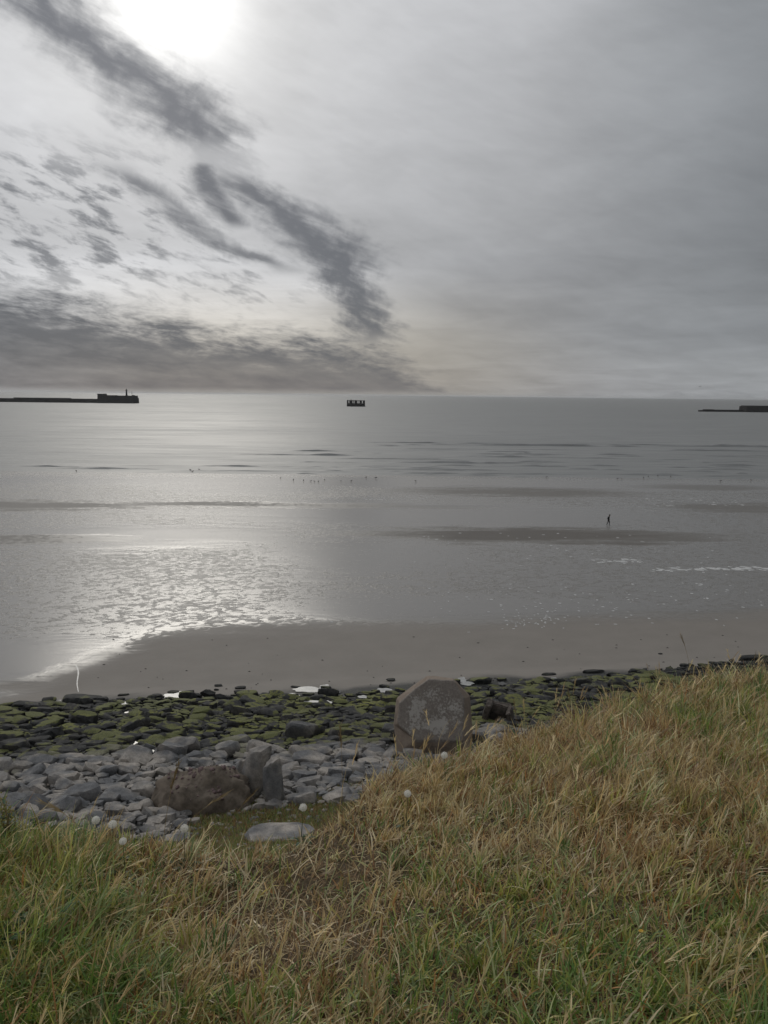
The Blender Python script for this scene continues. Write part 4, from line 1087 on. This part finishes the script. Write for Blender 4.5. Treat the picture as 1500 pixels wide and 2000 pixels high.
# clumps: blades that spring from one root and bend the same way
def clumps(n, per):
    x, y, z = scatter(n); green, worn, tall, u_, v_ = regions(x, y)
    patch = vnoise(x, y, 2.2, 65, 3); k = rng.random(len(x)) < np.clip(0.30 + 0.6 * tall + 0.5 * patch, 0.05, 1) * (1 - worn * 0.9)
    x, y, z, green, tall = x[k], y[k], z[k], green[k], tall[k]; m_ = len(x)
    sw = vnoise(x, y, 1.8, 66, 2) * 3.0
    taz = rng.normal(0.15, 1.1, m_) + sw; tle = np.abs(rng.normal(0.45, 0.3, m_)); tl = rng.uniform(0.10, 0.27, m_) * (0.58 + 0.62 * tall)
    typ = np.where(rng.random(m_) < np.clip(green * 1.15 - 0.05, 0.05, 0.95), 0, np.where(rng.random(m_) < 0.72, 1, 2))
    base = np.zeros((m_, 3)); 
    for a, pal in enumerate((GREEN, STRAW, BROWN * 1.25)): kk = typ == a; base[kk] = pal[rng.integers(len(pal), size=int(kk.sum()))] * rng.uniform(0.8, 1.25, (int(kk.sum()), 1))
    r_ = lambda a: np.repeat(a, per, 0); M_ = m_ * per
    c = np.minimum(r_(base) * rng.uniform(0.55, 1.5, (M_, 1)), 0.85); k = rng.random(M_) < 0.18; c[k] = choose(STRAW, int(k.sum()))
    bx_ = r_(x) + rng.normal(0, 0.022, M_); by_ = r_(y) + rng.normal(0, 0.022, M_)
    push(*blades(np.stack([bx_, by_, bank_z(bx_, by_) - 0.005], 1), r_(tl) * rng.uniform(0.55, 1.15, M_), rng.uniform(0.0036, 0.0088, M_), r_(taz) + rng.normal(0, 0.6, M_), np.abs(r_(tle) + rng.normal(0.1, 0.32, M_)), rng.uniform(0.2, 1.5, M_), c, 4))
clumps(9000, 16)
# seed-head tufts: bunches of bristles on bent stems, all over the slope
def tufts(n, brow_only=False):
    x, y, z = scatter(n * (4 if not brow_only else 30), 0.1); green, worn, tall, u_, v_ = regions(x, y)
    pr_ = 0.15 + 0.75 * tall
    if brow_only: pr_ = ((edge(x) - y < 0.45) & (x > -0.3)) * 0.9
    k = np.where(rng.random(len(x)) < pr_)[0][:n]
    for i_ in k:
        a0 = rng.normal(0.1, 0.8); L = rng.uniform(0.18, 0.34) * (1.35 if brow_only else 1); ln = abs(rng.normal(0.5, 0.3)); col = choose(STRAW, 1)
        m_ = 5
        t_ = np.linspace(0, 1, m_)
        push(*blades(np.array([[x[i_], y[i_], z[i_]]]), np.array([L]), np.array([0.0022]), np.array([a0]), np.array([ln]), np.array([0.5]), col * 0.9, 4))
        ang = ln + 0.5 * 0.45
        tip = np.array([x[i_] + L * math.sin(ang) * math.cos(a0), y[i_] + L * math.sin(ang) * math.sin(a0), z[i_] + L * math.cos(ang)])
        b = 16; back = rng.uniform(0, 0.10, (b, 1)) * np.array([[math.sin(ang) * math.cos(a0), math.sin(ang) * math.sin(a0), math.cos(ang)]])
        push(*blades(tip[None, :] - back, rng.uniform(0.03, 0.07, b), np.full(b, 0.0030), a0 + rng.normal(0, 0.16, b), ang + rng.normal(0.10, 0.13, b), rng.uniform(0, 0.5, b), np.repeat(col * rng.uniform(0.9, 1.25), b, 0), 2))
tufts(600); tufts(130, True)
gm = np_mesh('grass', np.concatenate(GV), np.concatenate(GT), True, np.concatenate(GC), True)
tag(obj('grass', gm, M_GRASS), 'wind-tangled green and straw grass covering the bank', 'grass', None, 'stuff')
# turf on the lower slope around the outcrop
GV, GT, GC, gnv = [], [], [], 0
n = 75000; x = rng.uniform(-7.5, 2.0, n); y = rng.uniform(17.5, 28.0, n); z = shore(x, y)
u_, v_ = px_of(x, y, z); nn = vnoise(x, y, 0.7, 71)
k = ((z > 5.8 + nn * 0.7) & (x > -6.4)) | (z > 7.4); x, y, z = x[k], y[k], z[k]; m_ = len(x)
c = choose(GREEN, m_) * 0.85; kk = rng.random(m_) < 0.45; c[kk] = choose(BROWN, int(kk.sum()))
push(*blades(np.stack([x, y, z], 1), rng.uniform(0.08, 0.26, m_), rng.uniform(0.010, 0.022, m_), rng.uniform(0, 6.28, m_), rng.uniform(0.2, 1.2, m_), rng.uniform(0, 1.2, m_), c, 2))
tag(obj('turf', np_mesh('turf', np.concatenate(GV), np.concatenate(GT), True, np.concatenate(GC), True), M_GRASS), 'short brown-green turf on the lower slope around the grey outcrop', 'turf', None, 'stuff')

# ------------------------------------------------------------------ dandelion clocks
def clock_mesh(seed):
    r_ = random.Random(seed); bm = bmesh.new(); R0 = 0.021
    for k in range(170):
        ph = k * 2.39996; zc = 1 - 2 * (k + 0.5) / 170; rr_ = math.sqrt(1 - zc * zc)
        d = Vector((rr_ * math.cos(ph), rr_ * math.sin(ph), zc)); a = d.orthogonal().normalized(); b = d.cross(a)
        Lr = R0 * r_.uniform(0.86, 1.05)
        v = [bm.verts.new(d * 0.003 + a * 0.0004), bm.verts.new(d * 0.003 - a * 0.0004), bm.verts.new(d * Lr)]; bm.faces.new(v)
        for j in range(5):
            t = j * 1.2566 + r_.random(); e1 = (a * math.cos(t) + b * math.sin(t))
            s_ = e1.cross(d) * 0.0008
            bm.faces.new([bm.verts.new(d * Lr * 0.9 + s_), bm.verts.new(d * Lr * 0.9 - s_), bm.verts.new(d * Lr * 1.06 + e1 * 0.0058)])
    return bm_mesh('seed_head', bm)
CLK = [clock_mesh(k) for k in range(3)]
DAND = [(187, 1602, 'dandelion clock standing highest at the grass edge by the grey pebbles', 1.0), (220, 1610, 'dandelion clock paired with a slightly taller one at the grass edge', 1.0),
        (360, 1618, 'lone round dandelion clock in the grass before the earth mound', 1.0), (240, 1643, 'ragged dandelion clock lowest of the three near the pebbles', 0.85),
        (592, 1577, 'dandelion clock on a leafy stem before the grey outcrop', 1.0), (796, 1550, 'half-blown dandelion clock in the straw grass on a brown stem', 0.95), (868, 1475, 'pale dandelion clock at the foot of the big concrete block', 1.05)]
for k, (px, py, lab, s_) in enumerate(DAND):
    hp = on_bank(px, py, 0.22)
    if hp is None or hp.y > 6.2: hp = Vector((0, 0, CAM_H)) + ray(px, py) * 4.2
    bz = bkz(hp.x, hp.y); 
    if hp.z - bz > 0.42: bz = hp.z - 0.42
    root = empty('dandelion', (hp.x, hp.y, bz)); tag(root, lab, 'dandelion')
    hgt = hp.z - bz; bm = bmesh.new(); lx_ = random.uniform(-.02, .02)
    tube(bm, [(lx_, 0.01, -0.03), (lx_ * 0.3, 0.0, hgt * 0.5), (0, 0, hgt)], [0.0024, 0.0021, 0.0018], 6)
    obj('stem', bm_mesh('stem', bm, True), M_STEM, root)
    o = bpy.data.objects.new('seed_head', CLK[k % 3]); link(o, root); o.location = (0, 0, hgt); o.scale = (s_, s_, s_ * 0.95)
    if not CLK[k % 3].materials: CLK[k % 3].materials.append(M_CLOCK)
    bm = bmesh.new(); bmesh.ops.create_icosphere(bm, subdivisions=2, radius=0.0045); oo = obj('core', bm_mesh('core', bm, True), M_BUD, o)
    for j in range(5):
        a = j * 1.26 + random.random(); bm = bmesh.new(); Ll = random.uniform(0.06, 0.11)
        prof = [(0, .003), (.3, .008), (.55, .006), (.7, .012), (.9, .008), (1, .001)]
        vs_ = [[bm.verts.new((t * Ll, sg * w_, 0.03 * math.sin(t * 2.4))) for sg in (-1, 1)] for t, w_ in prof]
        for u1, u2 in zip(vs_, vs_[1:]): bm.faces.new((u1[0], u2[0], u2[1], u1[1]))
        lo = obj('leaf', bm_mesh('leaf', bm), M_LEAF, root); lo.rotation_euler.z = a

# ------------------------------------------------------------------ single tall grass stalks that stand out
def stalk(px, py, bx_, by_, label, width=0.0026, head=0.10, bristle=26):
    """tip pixel and base pixel"""
    b = None
    while b is None or b.y > float(edge(b.x)) + 0.12:
        b = on_bank(bx_, by_, 0.02); by_ += 4
    b.z = bkz(b.x, b.y)
    d = ray(px, py); t = b.y / d.y; tip = Vector((0, 0, CAM_H)) + d * t
    root = empty('grass_stalk', b); tag(root, label, 'grass stalk')
    v = tip - b; n_ = 6; pts = []
    for k in range(n_ + 1):
        s_ = k / n_; pts.append((v.x * s_ ** 1.4, 0.02 * s_, v.z * (s_ if v.z > 0 else s_) + 0.06 * v.length * math.sin(math.pi * s_) ))
    bm = bmesh.new(); tube(bm, [(0, 0, -0.03)] + pts[1:], [width * (1.1 - 0.6 * k / n_) / 2 for k in range(n_ + 1)], 5)
    obj('stem', bm_mesh('stem', bm, True), M_STRAW, root)
    e = Vector(pts[-1]); dirn = (Vector(pts[-1]) - Vector(pts[-2])).normalized(); bm = bmesh.new()
    for k in range(bristle):
        s0 = e - dirn * random.uniform(0, head); o_ = Vector((random.gauss(0, 1), random.gauss(0, 1), random.gauss(0, 1))).normalized()
        dd_ = (dirn * 1.0 + o_ * random.uniform(0.1, 0.42)).normalized(); l_ = random.uniform(0.25, 0.6) * head; sd = dd_.orthogonal().normalized() * 0.0014
        m1 = s0 + dd_ * l_ * 0.4
        vv = [bm.verts.new(q_) for q_ in (s0 - sd * 0.4, s0 + sd * 0.4, m1 + sd, s0 + dd_ * l_, m1 - sd)]; bm.faces.new(vv)
    obj('seed_head', bm_mesh('seed_head', bm), M_STRAW, root)
for a in [(1332, 1243, 1352, 1330, 'tall feathery grass stalk rising alone against the bare sand', .003, .13, 40),
          (1265, 1300, 1275, 1350, 'short stalk with a pale tip beside the dark weed line', .0026, .06, 14),
          (1478, 1278, 1465, 1330, 'curved pale stalk against the dark rocks above the bank brow', .003, .10, 30),
          (664, 1425, 670, 1570, 'slender upright stalk with a narrow brown head before the weedy rocks', .0026, .13, 36),
          (345, 1500, 318, 1612, 'reddish feathery stalk rising in front of the earth mound', .003, .14, 46),
          (495, 1552, 420, 1640, 'thin straw stalk slanting towards the upright stones', .0026, .10, 26),
          (440, 1555, 330, 1625, 'long straw stalk bowed over the mound foot', .0026, .12, 34),
          (80, 1570, 180, 1640, 'straw stalk leaning towards the leafy weed at the grass edge', .0028, .14, 40),
          (840, 1445, 790, 1490, 'straw stalk leaning across the foot of the concrete block', .0028, .10, 28),
          (1110, 1350, 1120, 1420, 'rusty feathery stalk on the bank brow near the broken concrete', .003, .10, 34),
          (1005, 1375, 1010, 1450, 'upright rusty stalk before the broken concrete piece', .0028, .10, 28),
          (1560, 1240, 1500, 1330, 'tall stalk at the far end of the bank brow', .003, .12, 36)]:
    stalk(*a)

# ------------------------------------------------------------------ leafy weed with buds at the grass edge
b = on_bank(35, 1655, 0.02); b.z = bkz(b.x, b.y)
root = empty('weed_plant', b); tag(root, 'leafy weed with small yellow-green buds at the grass edge', 'plant')
for j in range(7):
    bm = bmesh.new(); a = random.uniform(-0.5, 0.5); h_ = random.uniform(0.20, 0.36); ox = random.uniform(-.09, .07)
    pts = [(ox * 0.4, 0, -0.02), (ox + 0.02 * a, 0.02, h_ * 0.5), (ox + a * 0.10, 0.02 * j * 0.3, h_)]
    tube(bm, pts, [0.0035, 0.0028, 0.0015], 6); st_ = obj('stem', bm_mesh('stem', bm, True), M_STRAW, root)
    bm = bmesh.new()
    for k in range(26):
        t = random.uniform(0.35, 1.0); q_ = Vector(pts[1]).lerp(Vector(pts[2]), max(0, (t - 0.5) * 2)) if t > 0.5 else Vector(pts[0]).lerp(Vector(pts[1]), t * 2)
        bmesh.ops.create_icosphere(bm, subdivisions=1, radius=random.uniform(0.003, 0.0055), matrix=Matrix.Translation(q_ + Vector((random.gauss(0, .016), random.gauss(0, .016), random.gauss(0, .008)))))
    obj('buds', bm_mesh('buds', bm, True), M_BUD, st_)['kind'] = 'stuff'
    bm = bmesh.new()
    for k in range(10):
        t = random.uniform(0.1, 0.9); q_ = Vector(pts[0]).lerp(Vector(pts[2]), t); an = random.uniform(0, 6.28); l_ = random.uniform(.02, .05); dv = Vector((math.cos(an), math.sin(an), 0.3)); sd = Vector((-math.sin(an), math.cos(an), 0)) * l_ * 0.2
        vv = [bm.verts.new(r_) for r_ in (q_, q_ + dv * l_ * .5 + sd, q_ + dv * l_, q_ + dv * l_ * .5 - sd)]; bm.faces.new(vv)
    obj('leaves', bm_mesh('leaves', bm), M_LEAF, st_)['kind'] = 'stuff'
# dark broad-leaved clump at the left edge
b = on_bank(8, 1850, 0.02); b.z = bkz(b.x, b.y)
root = empty('weed_plant', b); tag(root, 'dark green broad-leaved clump low in the grass', 'plant')
for j in range(42):
    bm = bmesh.new(); Ll = random.uniform(0.10, 0.22); w_ = random.uniform(0.006, 0.014); ri = random.uniform(0.4, 1.2)
    prev = None
    for k in range(7):
        t = k / 6; r_ = Ll * t; zc = Ll * (math.sin(ri) * t - 0.45 * t * t); ww = w_ * (math.sin(math.pi * min(1, t * 0.9 + 0.08)) ** 0.7)
        a_ = (bm.verts.new((r_ * math.cos(ri), -ww, zc + 0.004)), bm.verts.new((r_ * math.cos(ri), ww, zc + 0.004)))
        if prev: bm.faces.new((prev[0], prev[1], a_[1], a_[0]))
        prev = a_
    o = obj('leaf', bm_mesh('leaf', bm, True), M_LEAF, root); o.rotation_euler.z = random.uniform(0, 6.28); o.location = (random.gauss(0, .05), random.gauss(0, .06), 0)

# small yellow flowers and a fallen leaf
for px, py, lab in [(1252, 1820, 'faded orange flower low in the green grass'), (1367, 1935, 'yellow flower head among long green blades'), (1434, 1992, 'bright yellow flower at the lowest part of the bank grass')]:
    hp = on_bank(px, py, 0.07); bz = bkz(hp.x, hp.y); root = empty('yellow_flower', (hp.x, hp.y, bz)); tag(root, lab, 'flower'); h_ = hp.z - bz
    bm = bmesh.new(); tube(bm, [(0, 0, -.02), (.004, 0, h_ * .5), (0, 0, h_)], .0014, 6); obj('stem', bm_mesh('stem', bm, True), M_STEM, root)
    bm = bmesh.new(); lathe(bm, [(0.001, h_ - 0.004), (0.004, h_), (0.003, h_ + 0.003)], 10); obj('centre', bm_mesh('centre', bm, True), M_BUD, root)
    for k in range(8):
        bm = bmesh.new(); l_ = 0.011; v = [bm.verts.new(q_) for q_ in ((0.002, -.0015, 0), (l_ * .6, -.003, .002), (l_, 0, .001), (l_ * .6, .003, .002), (0.002, .0015, 0))]; bm.faces.new(v)
        o = obj('petal', bm_mesh('petal', bm), M_YELLOW, root); o.location = (0, 0, h_ + .002); o.rotation_euler = (0, random.uniform(-.5, .1), k * 0.785 + random.uniform(-.2, .2))
p = on_bank(533, 1742, 0.03)
bm = bmesh.new(); prev = None
for k in range(9):
    t = k / 8; ww = 0.010 * math.sin(math.pi * (0.06 + t * 0.9)) ** 0.8; a_ = [bm.verts.new(((t - 0.5) * 0.045, sg * ww, 0.006 * math.cos(sg * 1.2) + 0.01 * (t - 0.5) ** 2 * 4)) for sg in (-1, 0, 1)]
    if prev:
        bm.faces.new((prev[0], prev[1], a_[1], a_[0])); bm.faces.new((prev[1], prev[2], a_[2], a_[1]))
    prev = a_
bmesh.ops.solidify(bm, geom=bm.faces[:], thickness=0.0008)
o = obj('fallen_leaf', bm_mesh('fallen_leaf', bm, True), M_DRYLEAF); o.location = p; o.rotation_euler = (0.5, 0.25, -0.5); tag(o, 'single dry orange leaf lying on the worn brown grass', 'leaf')

# ------------------------------------------------------------------ thin sea haze, from below the sea bed to just above the lighthouse
bm = bmesh.new(); bx(bm, -70000, 70000, -30, 30000, -4.5, 34.0)
me = bm_mesh('haze', bm); hz = obj('haze', me); hm = bpy.data.materials.new('sea_haze'); hm.use_nodes = True; hn = hm.node_tree; hn.nodes.clear()
pv_ = hn.nodes.new('ShaderNodeVolumePrincipled'); pv_.inputs['Color'].default_value = (0.93, 0.95, 0.97, 1); pv_.inputs['Density'].default_value = HAZE; pv_.inputs['Anisotropy'].default_value = 0.3
ho = hn.nodes.new('ShaderNodeOutputMaterial'); hn.links.new(pv_.outputs[0], ho.inputs['Volume']); me.materials.append(hm)
tag(hz, kind='stuff')
